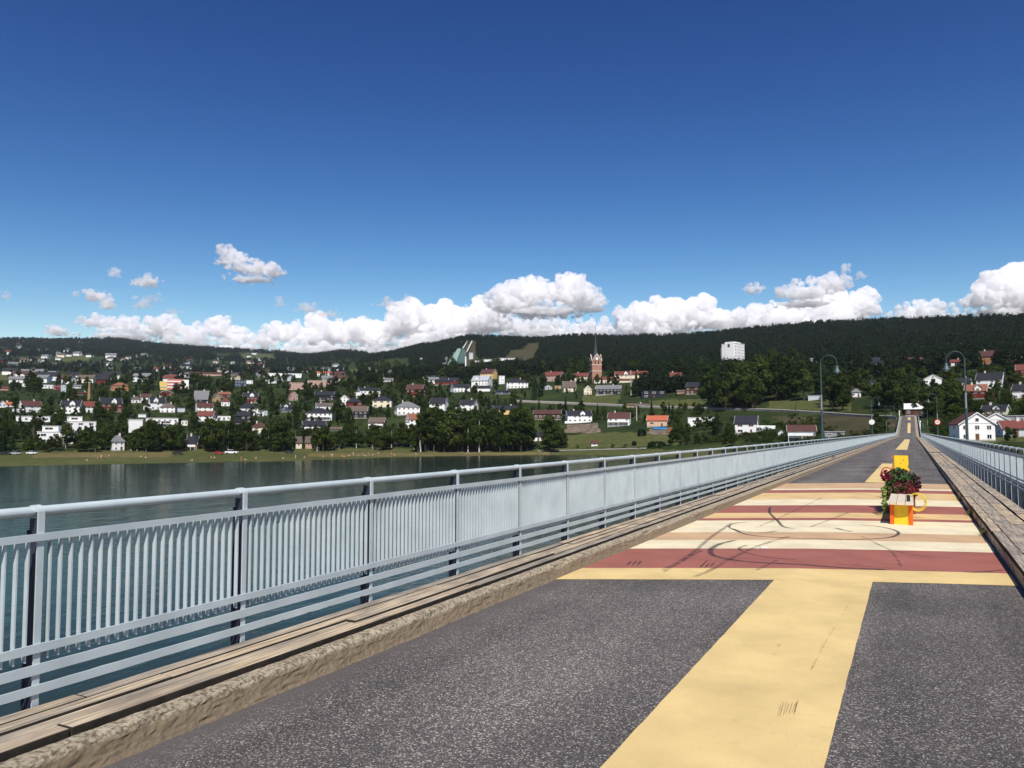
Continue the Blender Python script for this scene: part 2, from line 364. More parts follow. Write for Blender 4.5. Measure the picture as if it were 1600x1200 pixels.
def asphalt_mat():
    m = bpy.data.materials.new('asphalt'); m.use_nodes = True; N, L = nodes(m); p = N['Principled BSDF']
    p.inputs['Roughness'].default_value = 0.82; p.inputs['Specular IOR Level'].default_value = 0.28
    tc = N.new('ShaderNodeTexCoord')
    v1 = N.new('ShaderNodeTexVoronoi'); v1.inputs['Scale'].default_value = 122; L.new(tc.outputs['Object'], v1.inputs['Vector'])
    sx = N.new('ShaderNodeSeparateColor'); L.new(v1.outputs['Color'], sx.inputs[0])
    cr = N.new('ShaderNodeValToRGB'); cr.color_ramp.interpolation = 'LINEAR'; e = cr.color_ramp.elements
    e[0].position = 0.0; e[0].color = (0.056, 0.049, 0.045, 1); e[1].position = 1.0; e[1].color = (0.46, 0.41, 0.355, 1)
    for ps, c in ((0.45, (0.084, 0.074, 0.068)), (0.74, (0.130, 0.115, 0.104)), (0.87, (0.215, 0.193, 0.172))):
        q = e.new(ps); q.color = (*c, 1)
    L.new(sx.outputs[0], cr.inputs[0])
    # binder around the stones
    v2 = N.new('ShaderNodeTexVoronoi'); v2.feature = 'DISTANCE_TO_EDGE'; v2.inputs['Scale'].default_value = 122; L.new(tc.outputs['Object'], v2.inputs['Vector'])
    r2 = N.new('ShaderNodeMapRange'); r2.inputs['From Max'].default_value = 0.16; r2.inputs['To Min'].default_value = 0.55; L.new(v2.outputs['Distance'], r2.inputs['Value'])
    mx = N.new('ShaderNodeMix'); mx.data_type = 'RGBA'; mx.blend_type = 'MULTIPLY'; mx.inputs['Factor'].default_value = 1
    L.new(cr.outputs[0], mx.inputs['A']); L.new(r2.outputs[0], mx.inputs['B'])
    # wear: streaks along the traffic and broad patches
    mp = N.new('ShaderNodeMapping'); mp.inputs['Scale'].default_value = (1.1, 0.05, 1); L.new(tc.outputs['Object'], mp.inputs[0])
    n1 = N.new('ShaderNodeTexNoise'); n1.inputs['Scale'].default_value = 1.0; n1.inputs['Detail'].default_value = 4; L.new(mp.outputs[0], n1.inputs['Vector'])
    n3 = N.new('ShaderNodeTexNoise'); n3.inputs['Scale'].default_value = 0.5; n3.inputs['Detail'].default_value = 5; L.new(tc.outputs['Object'], n3.inputs['Vector'])
    ad = N.new('ShaderNodeMath'); L.new(n1.outputs['Fac'], ad.inputs[0]); L.new(n3.outputs['Fac'], ad.inputs[1])
    r1 = N.new('ShaderNodeMapRange'); r1.inputs['From Min'].default_value = 0.75; r1.inputs['From Max'].default_value = 1.25; r1.inputs['To Min'].default_value = 0.68; r1.inputs['To Max'].default_value = 1.5
    L.new(ad.outputs[0], r1.inputs['Value'])
    m2 = N.new('ShaderNodeMix'); m2.data_type = 'RGBA'; m2.blend_type = 'MULTIPLY'; m2.inputs['Factor'].default_value = 1
    L.new(mx.outputs['Result'], m2.inputs['A']); L.new(r1.outputs[0], m2.inputs['B'])
    # fine grit collected beside the left kerb
    sp = N.new('ShaderNodeSeparateXYZ'); L.new(tc.outputs['Object'], sp.inputs[0])
    n4 = N.new('ShaderNodeTexNoise'); n4.inputs['Scale'].default_value = 2.2; n4.inputs['Detail'].default_value = 5; L.new(tc.outputs['Object'], n4.inputs['Vector'])
    a4 = N.new('ShaderNodeMath'); a4.operation = 'MULTIPLY_ADD'; a4.inputs[1].default_value = 0.5; L.new(n4.outputs['Fac'], a4.inputs[0]); L.new(sp.outputs['X'], a4.inputs[2])
    r4 = N.new('ShaderNodeMapRange'); r4.inputs['From Min'].default_value = -3.32; r4.inputs['From Max'].default_value = -2.95; r4.inputs['To Min'].default_value = 0.85; r4.inputs['To Max'].default_value = 0.0
    L.new(a4.outputs[0], r4.inputs['Value'])
    m3 = N.new('ShaderNodeMix'); m3.data_type = 'RGBA'; m3.inputs['B'].default_value = (0.098, 0.084, 0.080, 1)
    L.new(r4.outputs[0], m3.inputs['Factor']); L.new(m2.outputs['Result'], m3.inputs['A']); L.new(m3.outputs['Result'], p.inputs['Base Color'])
    bp = N.new('ShaderNodeBump'); bp.inputs['Strength'].default_value = 0.5; bp.inputs['Distance'].default_value = 0.006
    L.new(v2.outputs['Distance'], bp.inputs['Height']); L.new(bp.outputs[0], p.inputs['Normal'])
    return m
M_asph = asphalt_mat()
road = strip('road', [XL-0.06, XL+0.8, -1.3, XR-0.6, XR+0.02], [0, 0.012, 0.03, 0.012, 0], M_asph); tag(road, kind='structure')
def zroad(x, y):
    return float(np.interp(x, [XL-0.06, XL+0.8, -1.3, XR-0.6, XR+0.02], [0, 0.012, 0.03, 0.012, 0])) + float(zdeck(y))

def paint_mat(name, col):
    """road paint: worn thin at pits, faint dirt and tyre rubber"""
    m = bpy.data.materials.new(name); m.use_nodes = True; N, L = nodes(m); p = N['Principled BSDF']
    p.inputs['Roughness'].default_value = 0.75; p.inputs['Specular IOR Level'].default_value = 0.25
    tc = N.new('ShaderNodeTexCoord')
    n1 = N.new('ShaderNodeTexNoise'); n1.inputs['Scale'].default_value = 1.4; n1.inputs['Detail'].default_value = 8; n1.inputs['Roughness'].default_value = 0.6
    L.new(tc.outputs['Object'], n1.inputs['Vector'])
    c1 = N.new('ShaderNodeValToRGB'); e = c1.color_ramp.elements; e[0].position = 0.3; e[1].position = 0.62
    e[0].color = (*[c*0.78 for c in col], 1); e[1].color = (*col, 1); L.new(n1.outputs['Fac'], c1.inputs[0])
    v1 = N.new('ShaderNodeTexNoise'); v1.inputs['Scale'].default_value = 95; v1.inputs['Detail'].default_value = 3; L.new(tc.outputs['Object'], v1.inputs['Vector'])
    n2 = N.new('ShaderNodeTexNoise'); n2.inputs['Scale'].default_value = 1.1; n2.inputs['Detail'].default_value = 6; L.new(tc.outputs['Object'], n2.inputs['Vector'])
    ad = N.new('ShaderNodeMath'); ad.operation = 'MULTIPLY_ADD'; ad.inputs[1].default_value = 0.35; L.new(n2.outputs['Fac'], ad.inputs[0]); L.new(v1.outputs['Fac'], ad.inputs[2])
    rr = N.new('ShaderNodeMapRange'); rr.inputs['From Min'].default_value = 0.83; rr.inputs['From Max'].default_value = 0.93; rr.inputs['To Max'].default_value = 0.75
    L.new(ad.outputs[0], rr.inputs['Value'])
    n5 = N.new('ShaderNodeTexNoise'); n5.inputs['Scale'].default_value = 9; n5.inputs['Detail'].default_value = 12; n5.inputs['Roughness'].default_value = 0.8; L.new(tc.outputs['Object'], n5.inputs['Vector'])
    r5 = N.new('ShaderNodeMapRange'); r5.inputs['From Min'].default_value = 0.56; r5.inputs['From Max'].default_value = 0.74; r5.inputs['To Max'].default_value = 0.42; L.new(n5.outputs['Fac'], r5.inputs['Value'])
    m5 = N.new('ShaderNodeMath'); m5.operation = 'MAXIMUM'; L.new(r5.outputs[0], m5.inputs[0]); L.new(rr.outputs[0], m5.inputs[1])
    mx = N.new('ShaderNodeMix'); mx.data_type = 'RGBA'; mx.inputs['B'].default_value = (*[0.10+0.25*c for c in col], 1)
    L.new(m5.outputs[0], mx.inputs['Factor']); L.new(c1.outputs[0], mx.inputs['A']); L.new(mx.outputs['Result'], p.inputs['Base Color'])
    vb = N.new('ShaderNodeTexVoronoi'); vb.feature = 'DISTANCE_TO_EDGE'; vb.inputs['Scale'].default_value = 90; L.new(tc.outputs['Object'], vb.inputs['Vector'])
    bp = N.new('ShaderNodeBump'); bp.inputs['Strength'].default_value = 0.5; bp.inputs['Distance'].default_value = 0.005
    L.new(vb.outputs['Distance'], bp.inputs['Height']); L.new(bp.outputs[0], p.inputs['Normal'])
    return m
PY = paint_mat('yellow_paint', (0.70, 0.515, 0.225)); PC = paint_mat('cream_paint', (0.76, 0.66, 0.44))
PT = paint_mat('tan_paint', (0.56, 0.365, 0.205)); PR = paint_mat('brick_red_paint', (0.335, 0.118, 0.088)); PL = paint_mat('light_tan_paint', (0.68, 0.47, 0.225))
# the bands lie askew across the carriageway; (row seen at column x) for each boundary
def band_line(xc, yb):
    out = []
    for X in (XL+0.03, XR-0.03):
        lo, hi = 4.0, 60.0
        for _ in range(50):
            Y = (lo+hi)/2; px, py, _z = project((X, Y, 0.02)); t = yb+0.0138*((yb-674)/231)*(px-xc)
            if py > t: lo = Y
            else: hi = Y
        out.append(Y)
    return out
BND = [(1457,755.8,None),(1457,764.2,PT),(1457,766.4,PC),(1457,771,PR),(1457,781.5,PL),(1457,791,PC),(1457,803,PR),(1457,811.5,PL),(1457,815.2,PR),(1457,834.5,PC),(1300,845,PT),(1300,859,PC),(1300,890.5,PR),(1300,909,PY)]
lines = [band_line(x, y) for x, y, _ in BND]
bname = {PT.name: 'tan_band', PC.name: 'cream_band', PR.name: 'brick_red_band', PL.name: 'light_tan_band', PY.name: 'yellow_band'}
def sheet(name, quad, material, parent, lift=0.004, n=14):
    """quad: (x, yfar, ynear) at left and right, subdivided along x and y"""
    b = MB(); v = []; (xa, fa, na), (xb, fb, nb) = quad
    m = 4
    for i in range(n+1):
        t = i/n; x = xa+(xb-xa)*t; f0 = fa+(fb-fa)*t; n0 = na+(nb-na)*t
        for j in range(m+1):
            y = n0+(f0-n0)*j/m; v.append((x, y, zroad(x, y)+lift))
    b.add(v, [(i*(m+1)+j, (i+1)*(m+1)+j, (i+1)*(m+1)+j+1, i*(m+1)+j+1) for i in range(n) for j in range(m)])
    return b.build(name, material, parent)
for k in range(1, len(BND)):
    far, nr = lines[k-1], lines[k]
    sheet(bname[BND[k][2].name], ((XL+0.03, far[0]-0.002, nr[0]), (XR-0.03, far[1]-0.002, nr[1])), BND[k][2], road, 0.004)
def centre_dash(x0, x1, y0, y1):
    """painted centre stripe with slightly ragged edges"""
    n = max(6, min(160, int((y1-y0)/0.12))) if y1 < 60 else 24
    b = MB(); v = []
    for i in range(n+1):
        y = y0+(y1-y0)*i/n; j = 0.003 if y < 30 else 0.0
        xs = [x0+random.uniform(-j, j), (x0+x1)/2-0.01, (x0+x1)/2+0.2, x1+random.uniform(-j, j)]
        v += [(x, y, zroad(x, y)+0.004) for x in xs]
    b.add(v, [(i*4+j, i*4+j+1, (i+1)*4+j+1, (i+1)*4+j) for i in range(n) for j in range(3)])
    return b.build('centre_stripe', PY, road)
yn = lines[-1]; slope = (yn[1]-yn[0])/(XR-XL-0.06)
ycl, ycr = yn[0]+slope*(-1.385-XL), yn[0]+slope*(-0.425-XL)
b = MB(); n = 130; v = []
for i in range(n+1):
    t = i/n
    for x, ye in ((-1.385, ycl), (-1.0, ycl+slope*0.385), (-0.75, ycl+slope*0.635), (-0.425, ycr)):
        y = -12+(ye+0.0-(-12))*t; xx = x+(random.uniform(-0.0025, 0.0025) if x in (-1.385, -0.425) else 0); v.append((xx, y-0.002, zroad(x, y)+0.004))
b.add(v, [(i*4+j, i*4+j+1, (i+1)*4+j+1, (i+1)*4+j) for i in range(n) for j in range(3)]); b.build('centre_stripe', PY, road)
fr = lines[0]; yfl = fr[0]+slope*0.9
centre_dash(-1.39, -0.43, (fr[0]+fr[1])/2+0.35, 44); centre_dash(-1.36, -0.42, 78, 180); centre_dash(-1.36, -0.42, 284, 332); centre_dash(-1.36, -0.42, 350, 366)
# expansion joints across the deck
M_joint = mat('joint_rubber', (0.035, 0.033, 0.033), 0.9, 0.1, var=0.3, vscale=20); M_jointc = mat('joint_concrete', (0.30, 0.27, 0.24), 0.9, 0.1, var=0.2, vscale=8)
for y, w, mm in ((38.5, 0.09, M_joint), (47.0, 0.10, M_joint), (128.0, 0.3, M_joint), (264.0, 1.6, M_jointc), (369.0, 1.8, M_jointc)):
    b = MB(); v = []
    for x in (XL, -2.2, -1.3, -0.3, XR): v += [(x, y, zroad(x, y)+0.009), (x, y+w, zroad(x, y+w)+0.009)]
    b.add(v, [(2*i, 2*i+2, 2*i+3, 2*i+1) for i in range(4)]); b.build('expansion_joint', mm, road)
# tyre marks: rubber rubbed over the paint
def rubber_mat():
    m = bpy.data.materials.new('tyre_rubber'); m.use_nodes = True; N, L = nodes(m); p = N['Principled BSDF']
    p.inputs['Base Color'].default_value = (0.045, 0.036, 0.034, 1); p.inputs['Roughness'].default_value = 0.8
    tc = N.new('ShaderNodeTexCoord'); n = N.new('ShaderNodeTexNoise'); n.inputs['Scale'].default_value = 7; n.inputs['Detail'].default_value = 8; n.inputs['Roughness'].default_value = 0.65
    L.new(tc.outputs['Object'], n.inputs['Vector'])
    at = N.new('ShaderNodeAttribute'); at.attribute_name = 'wear'
    ad = N.new('ShaderNodeMath'); ad.operation = 'ADD'; L.new(n.outputs['Fac'], ad.inputs[0]); L.new(at.outputs['Fac'], ad.inputs[1])
    r = N.new('ShaderNodeMapRange'); r.inputs['From Min'].default_value = 0.75; r.inputs['From Max'].default_value = 1.35; r.inputs['To Max'].default_value = 0.8
    L.new(ad.outputs[0], r.inputs['Value']); L.new(r.outputs[0], p.inputs['Alpha'])
    return m
M_rub = rubber_mat()
def tyre_mark(pix, w0, strength=0.6, closed=False, n=60):
    P = [on_plane(x, y, 0.02)[:2] for x, y in pix]; P = np.array(P); k = len(P)
    t = np.linspace(0, k-1, n); Q = []
    for s in t:                                     # Catmull-Rom through the surveyed points
        i = min(int(s), k-2); u = s-i; p0, p1, p2, p3 = P[max(i-1, 0)], P[i], P[i+1], P[min(i+2, k-1)]
        Q.append(0.5*((2*p1)+(-p0+p2)*u+(2*p0-5*p1+4*p2-p3)*u*u+(-p0+3*p1-3*p2+p3)*u**3))
    Q = np.array(Q); b = MB(); v = []; wear = []
    for i in range(n):
        d = Q[min(i+1, n-1)]-Q[max(i-1, 0)]; d = d/(np.linalg.norm(d)+1e-9); nn = np.array([-d[1], d[0]])
        fade = min(1, i/5, (n-1-i)/5)
        for s, wgt in ((-1, -0.5), (-0.4, 0.25), (0.4, 0.25), (1, -0.5)):
            q = Q[i]+nn*s*w0*0.62/2; v.append((q[0], q[1], zroad(q[0], q[1])+0.0075)); wear.append((strength*0.85+(0.10 if strength > 0.21 else -0.03))*fade+wgt*0.5-0.25*(1-fade))
    b.add(v, [(i*4+j, i*4+j+1, (i+1)*4+j+1, (i+1)*4+j) for i in range(n-1) for j in range(3)])
    o = b.build('tyre_mark', M_rub, road); a = o.data.attributes.new('wear', 'FLOAT', 'POINT'); a.data.foreach_set('value', wear)
    return o
tyre_mark([(1222,829),(1190,833),(1158,830),(1140,824),(1146,818),(1175,815)], 0.10, 0.5)
tyre_mark([(1140,823),(1170,836),(1240,842),(1320,844),(1385,841),(1404,834),(1395,828),(1370,823),(1337,820)], 0.10, 0.62, n=90)
tyre_mark([(1205,790),(1202,800),(1215,814),(1225,824),(1246,827)], 0.10, 0.6)
tyre_mark([(1304,826),(1316,829),(1332,832)], 0.14, 0.55)
tyre_mark([(1155,843),(1125,850),(1110,860),(1120,870),(1170,879),(1250,884),(1330,889),(1400,891)], 0.16, 0.5, n=90)
tyre_mark([(1170,852),(1155,857),(1165,864),(1200,872),(1256,878)], 0.10, 0.42)
tyre_mark([(1150,812),(1110,840),(1085,862),(1060,878),(1030,893)], 0.16, 0.30)
tyre_mark([(1100,858),(1075,872),(1052,885),(1035,895)], 0.12, 0.28)
tyre_mark([(1245,836),(1190,852),(1145,872),(1110,892),(1080,904)], 0.16, 0.26)
tyre_mark([(1340,836),(1370,850),(1392,862),(1404,878),(1408,890)], 0.10, 0.22)
tyre_mark([(1360,846),(1388,858),(1420,866),(1450,870),(1500,872)], 0.10, 0.25)
tyre_mark([(1300,882),(1340,885),(1400,889)], 0.06, 0.35)
tyre_mark([(1505,893),(1530,893),(1568,889)], 0.12, 0.45)
tyre_mark([(1330,800),(1300,812),(1262,826)], 0.12, 0.25)
tyre_mark([(1290,775),(1255,792),(1212,812),(1178,826)], 0.12, 0.22)
tyre_mark([(1180,893),(1200,884),(1215,876)], 0.10, 0.3); tyre_mark([(1255,922),(1240,960),(1222,1000),(1205,1035)], 0.10, 0.12)
tyre_mark([(1338,925),(1318,960),(1290,1005),(1262,1060)], 0.05, 0.2)
for gx, gy, ww in ((978, 884, 0.028), (986, 884, 0.028), (994, 884, 0.028), (1092, 889, 0.024), (1100, 889, 0.024), (1108, 888, 0.024), (1097, 884, 0.02)):
    tyre_mark([(gx, gy), (gx+5, gy-5), (gx+11, gy-10)], ww*1.6, 0.75, n=14)
for i in range(7):                                  # ribbed print on the centre stripe
    x = 1212+i*4.6+random.uniform(-1, 1); tyre_mark([(x, 1128-i*1.0+random.uniform(-5, 5)), (x+5, 1112-i), (x+10, 1094-i*0.5+random.uniform(-5, 5))], 0.014, random.uniform(0.25, 0.6), n=14)

# ---- left kerb: weathered concrete with a crumbling sloped face
def concrete_mat():
    m = bpy.data.materials.new('weathered_concrete'); m.use_nodes = True; N, L = nodes(m); p = N['Principled BSDF']
    p.inputs['Roughness'].default_value = 0.92; p.inputs['Specular IOR Level'].default_value = 0.15
    tc = N.new('ShaderNodeTexCoord'); sp = N.new('ShaderNodeSeparateXYZ'); L.new(tc.outputs['Object'], sp.inputs[0])
    n1 = N.new('ShaderNodeTexNoise'); n1.inputs['Scale'].default_value = 9; n1.inputs['Detail'].default_value = 12; n1.inputs['Roughness'].default_value = 0.82; L.new(tc.outputs['Object'], n1.inputs['Vector'])
    c1 = N.new('ShaderNodeValToRGB'); e = c1.color_ramp.elements; e[0].position = 0.3; e[0].color = (0.20, 0.165, 0.12, 1); e[1].position = 0.66; e[1].color = (0.60, 0.51, 0.37, 1)
    L.new(n1.outputs['Fac'], c1.inputs[0])
    n2 = N.new('ShaderNodeTexNoise'); n2.inputs['Scale'].default_value = 42; n2.inputs['Detail'].default_value = 5; L.new(tc.outputs['Object'], n2.inputs['Vector'])
    c2 = N.new('ShaderNodeValToRGB'); c2.color_ramp.elements[0].position = 0.38; c2.color_ramp.elements[0].color = (0.42, 0.38, 0.34, 1); c2.color_ramp.elements[1].position = 0.56; c2.color_ramp.elements[1].color = (1, 1, 1, 1)
    L.new(n2.outputs['Fac'], c2.inputs[0])
    mx = N.new('ShaderNodeMix'); mx.data_type = 'RGBA'; mx.blend_type = 'MULTIPLY'; mx.inputs['Factor'].default_value = 1
    L.new(c1.outputs[0], mx.inputs['A']); L.new(c2.outputs[0], mx.inputs['B'])
    # splash dirt low on the face
    at = N.new('ShaderNodeAttribute'); at.attribute_name = 'dirt'
    ad = N.new('ShaderNodeMath'); ad.operation = 'MULTIPLY_ADD'; ad.inputs[1].default_value = 0.9; L.new(n1.outputs['Fac'], ad.inputs[0]); L.new(at.outputs['Fac'], ad.inputs[2])
    rr = N.new('ShaderNodeMapRange'); rr.inputs['From Min'].default_value = 0.65; rr.inputs['From Max'].default_value = 1.0; rr.inputs['To Max'].default_value = 0.9; L.new(ad.outputs[0], rr.inputs['Value'])
    m3 = N.new('ShaderNodeMix'); m3.data_type = 'RGBA'; m3.inputs['B'].default_value = (0.20, 0.15, 0.095, 1); L.new(rr.outputs[0], m3.inputs['Factor']); L.new(mx.outputs['Result'], m3.inputs['A'])
    L.new(m3.outputs['Result'], p.inputs['Base Color'])
    bp = N.new('ShaderNodeBump'); bp.inputs['Strength'].default_value = 1.0; bp.inputs['Distance'].default_value = 0.02; L.new(n1.outputs['Fac'], bp.inputs['Height']); L.new(bp.outputs[0], p.inputs['Normal'])
    return m
M_conc = concrete_mat()
def left_kerb():
    ctl = [(-3.575, -0.012, 0.75), (-3.605, 0.012, 0.75), (-3.632, 0.050, 0.7), (-3.650, 0.088, 0.6), (-3.664, 0.114, 0.15), (-3.690, 0.129, -0.25), (-3.735, 0.133, -0.3), (-3.782, 0.130, -0.1), (-3.792, -0.25, 0.3)]
    u = np.linspace(0, 7, 19); cx = np.interp(u, range(9), [c[0] for c in ctl]); cz = np.interp(u, range(9), [c[1] for c in ctl]); cd = np.interp(u, range(9), [c[2] for c in ctl])
    sec = list(zip(cx, cz, cd))+[ctl[-1]]
    ys = np.concatenate([np.arange(-4, 16, 0.03), np.arange(16, 30, 0.08), np.arange(30, 60, 0.3), np.arange(60, 420, 3.0)]); v = []; dirt = []
    for y in ys:
        z = float(zdeck(y)); q = 1.0 if y < 60 else 0.3
        w = mnoise.noise((0, y*0.5, 1.2))*0.016
        ch = max(0, mnoise.noise((3.3, y*1.9, 0.4))-0.22)*0.12 + max(0, mnoise.noise((8.1, y*7.0, 2.4))-0.35)*0.05      # chipped arris
        for k, (x, h, dd) in enumerate(sec):
            face = 1.0 if k < 10 else 0.45
            a = q*0.011*face
            dx = mnoise.noise((k*0.45, y*9.0, 0))*a + mnoise.noise((k*0.9, y*26.0, 5))*a*0.8 + (w if k < 12 else 0)
            dz = mnoise.noise((k*0.5, y*10.0, 9))*a*0.7 + mnoise.noise((k*1.1, y*30.0, 3))*a*0.5
            near_arris = math.exp(-((k-10)/2.6)**2); dx -= ch*near_arris*0.7; dz -= ch*near_arris*0.7
            v.append((x+dx, y, z+h+dz)); dirt.append(dd+mnoise.noise((2.2, y*1.1, 6))*0.15)
    n = len(sec); b = MB(); b.add(v, [(i*n+j, (i+1)*n+j, (i+1)*n+j+1, i*n+j+1) for i in range(len(ys)-1) for j in range(n-1)])
    o = b.build('kerb_left', M_conc); a = o.data.attributes.new('dirt', 'FLOAT', 'POINT'); a.data.foreach_set('value', dirt)
    return tag(o, kind='structure')
left_kerb()

# ---- timber walkways: every board its own piece
def wood_mat():
    m = bpy.data.materials.new('weathered_planks'); m.use_nodes = True; N, L = nodes(m); p = N['Principled BSDF']
    p.inputs['Roughness'].default_value = 0.85; p.inputs['Specular IOR Level'].default_value = 0.2
    tc = N.new('ShaderNodeTexCoord'); oi = N.new('ShaderNodeObjectInfo')
    of = N.new('ShaderNodeVectorMath'); of.operation = 'MULTIPLY_ADD'; of.inputs[1].default_value = (1, 1, 1)
    cb = N.new('ShaderNodeCombineXYZ'); ml = N.new('ShaderNodeMath'); ml.operation = 'MULTIPLY'; ml.inputs[1].default_value = 37; L.new(oi.outputs['Random'], ml.inputs[0]); L.new(ml.outputs[0], cb.inputs[0]); L.new(ml.outputs[0], cb.inputs[1])
    L.new(tc.outputs['Object'], of.inputs[0]); L.new(cb.outputs[0], of.inputs[2])
    mp = N.new('ShaderNodeMapping'); mp.inputs['Scale'].default_value = (22, 0.9, 22); L.new(of.outputs[0], mp.inputs[0])
    n1 = N.new('ShaderNodeTexNoise'); n1.inputs['Scale'].default_value = 1.6; n1.inputs['Detail'].default_value = 9; n1.inputs['Roughness'].default_value = 0.7; L.new(mp.outputs[0], n1.inputs['Vector'])
    c1 = N.new('ShaderNodeValToRGB'); e = c1.color_ramp.elements; e[0].position = 0.33; e[0].color = (0.135, 0.112, 0.092, 1); e[1].position = 0.68; e[1].color = (0.62, 0.555, 0.46, 1)
    q = e.new(0.5); q.color = (0.40, 0.345, 0.275, 1); L.new(n1.outputs['Fac'], c1.inputs[0])
    n2 = N.new('ShaderNodeTexNoise'); n2.inputs['Scale'].default_value = 2.2; n2.inputs['Detail'].default_value = 6; L.new(of.outputs[0], n2.inputs['Vector'])
    c2 = N.new('ShaderNodeValToRGB'); f = c2.color_ramp.elements; f[0].position = 0.32; f[0].color = (0.62, 0.60, 0.60, 1); f[1].position = 0.7; f[1].color = (1.12, 1.03, 0.88, 1)
    L.new(n2.outputs['Fac'], c2.inputs[0])
    mx = N.new('ShaderNodeMix'); mx.data_type = 'RGBA'; mx.blend_type = 'MULTIPLY'; mx.inputs['Factor'].default_value = 1; L.new(c1.outputs[0], mx.inputs['A']); L.new(c2.outputs[0], mx.inputs['B'])
    h = N.new('ShaderNodeHueSaturation'); r1 = N.new('ShaderNodeMapRange'); r1.inputs['To Min'].default_value = 0.75; r1.inputs['To Max'].default_value = 1.2; L.new(oi.outputs['Random'], r1.inputs['Value'])
    L.new(r1.outputs[0], h.inputs['Value']); L.new(r1.outputs[0], h.inputs['Saturation']); L.new(mx.outputs['Result'], h.inputs['Color'])
    # bird droppings
    vo = N.new('ShaderNodeTexNoise'); vo.inputs['Scale'].default_value = 5.5; vo.inputs['Detail'].default_value = 3; L.new(of.outputs[0], vo.inputs['Vector'])
    rv = N.new('ShaderNodeMapRange'); rv.inputs['From Min'].default_value = 0.735; rv.inputs['From Max'].default_value = 0.76; L.new(vo.outputs['Fac'], rv.inputs['Value'])
    m2 = N.new('ShaderNodeMix'); m2.data_type = 'RGBA'; m2.inputs['B'].default_value = (0.68, 0.66, 0.62, 1); L.new(rv.outputs[0], m2.inputs['Factor']); L.new(h.outputs[0], m2.inputs['A'])
    L.new(m2.outputs['Result'], p.inputs['Base Color'])
    bp = N.new('ShaderNodeBump'); bp.inputs['Strength'].default_value = 0.7; bp.inputs['Distance'].default_value = 0.006; L.new(n1.outputs['Fac'], bp.inputs['Height']); L.new(bp.outputs[0], p.inputs['Normal'])
    return m
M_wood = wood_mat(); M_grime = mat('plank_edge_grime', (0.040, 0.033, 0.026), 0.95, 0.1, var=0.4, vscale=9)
def plank_geo(b, w, l, t, seed, x=0, y=0, z=0, slope=False):
    """a board with worn arrises, slightly wavy; b collects it"""
    n = max(2, int(l/0.5)); e = 0.004; v = []
    for i in range(n+1):
        yy = l*i/n; a = mnoise.noise((seed*3.1, yy*0.8, 0))*0.006; c = mnoise.noise((seed*1.7, yy*0.9, 4))*0.005
        zz = z + (float(zdeck(y+yy)) if slope else 0)
        v += [(x+a, y+yy, zz-t), (x+a, y+yy, zz-e+c), (x+e+a, y+yy, zz+c), (x+w-e+a, y+yy, zz+c), (x+w+a, y+yy, zz-e+c), (x+w+a, y+yy, zz-t)]
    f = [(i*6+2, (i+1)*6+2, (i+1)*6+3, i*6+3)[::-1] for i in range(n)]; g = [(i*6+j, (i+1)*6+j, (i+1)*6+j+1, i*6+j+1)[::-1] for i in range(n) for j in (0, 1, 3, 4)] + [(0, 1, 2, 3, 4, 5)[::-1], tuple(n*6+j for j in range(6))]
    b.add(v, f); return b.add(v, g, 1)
def walkway(name, rows, ystart, ycut, zt, label):
    root = empty(name, (0, 0, 0)); tag(root, label, 'walkway')
    k = 0
    for x, w, dz in rows:
        y = ystart - random.uniform(0, 3)
        while y < ycut:
            l = random.uniform(3.0, 4.6); k += 1
            o = plank_geo(MB(), w, l-0.012, 0.055, k).build('plank', [M_wood, M_grime], root)
            o.location = (x+random.uniform(-0.004, 0.004), y, zt+dz+random.uniform(-0.007, 0.007)); o.rotation_euler = (random.uniform(-0.0015, 0.0015), 0, random.uniform(-0.0012, 0.0012)); y += l
    b = MB()
    for x, w, dz in rows:                            # boards too far off to pick apart singly
        y = ycut+2.8
        while y < 405:
            l = random.uniform(3.5, 5); k += 1; plank_geo(b, w, l-0.02, 0.05, k, x, y, zt+dz+random.uniform(-0.006, 0.006), True); y += l
    tag(b.build('far_planks', [M_wood, M_grime], root), kind='stuff')
    b = MB(); b.add([], [])
    return root
walkway('plank_walkway', [(-3.942, 0.116, 0.0), (-4.062, 0.111, 0.002), (-4.180, 0.109, 0.0), (-4.295, 0.106, 0.004)], -5.5, 48, 0.150, 'narrow grey-brown timber walkway between the concrete kerb and the left railing')
walkway('plank_walkway', [(1.005, 0.135, 0.02), (1.155, 0.218, 0.0), (1.392, 0.218, -0.010), (1.632, 0.218, 0.0)], -5.5, 62, 0.165, 'wide timber walkway with raised edge beam beside the right railing')
# steel and concrete below: deck slab, edge girders, brackets
M_dark = mat('steel_with_rail_shade', (0.014, 0.016, 0.023), 1.0, 0.0, var=0.3, vscale=1.5)  # girder steel; near-black so the ledge colour holds the railing's shade
M_slab = mat('deck_slab', (0.22, 0.20, 0.18), 0.9, 0.2, var=0.3, vscale=0.8)
bd = strip('bridge_deck', [-3.80, -3.80, 1.02, 1.02, -3.80], [0.10, -0.55, -0.55, -0.03, -0.03], M_slab); tag(bd, kind='structure')
strip('edge_girder', [-4.16, -3.87, -3.87, -4.16, -4.16], [0.10, 0.10, -0.9, -0.9, 0.10], M_dark, parent=bd)
strip('edge_girder', [1.10, 1.80, 1.80, 1.10, 1.10], [0.10, 0.10, -0.9, -0.9, 0.10], M_dark, parent=bd)
strip('side_ledge', [1.87, 2.95, 2.95, 1.87, 1.87], [-0.45, -0.45, -0.60, -0.60, -0.45], M_dark, parent=bd)  # right railing's shade in the gap is put into this colour
strip('kerb_beam', [1.005, 1.14, 1.14, 1.005, 1.005], [0.125, 0.125, -0.05, -0.05, 0.125], M_wood, parent=bd)
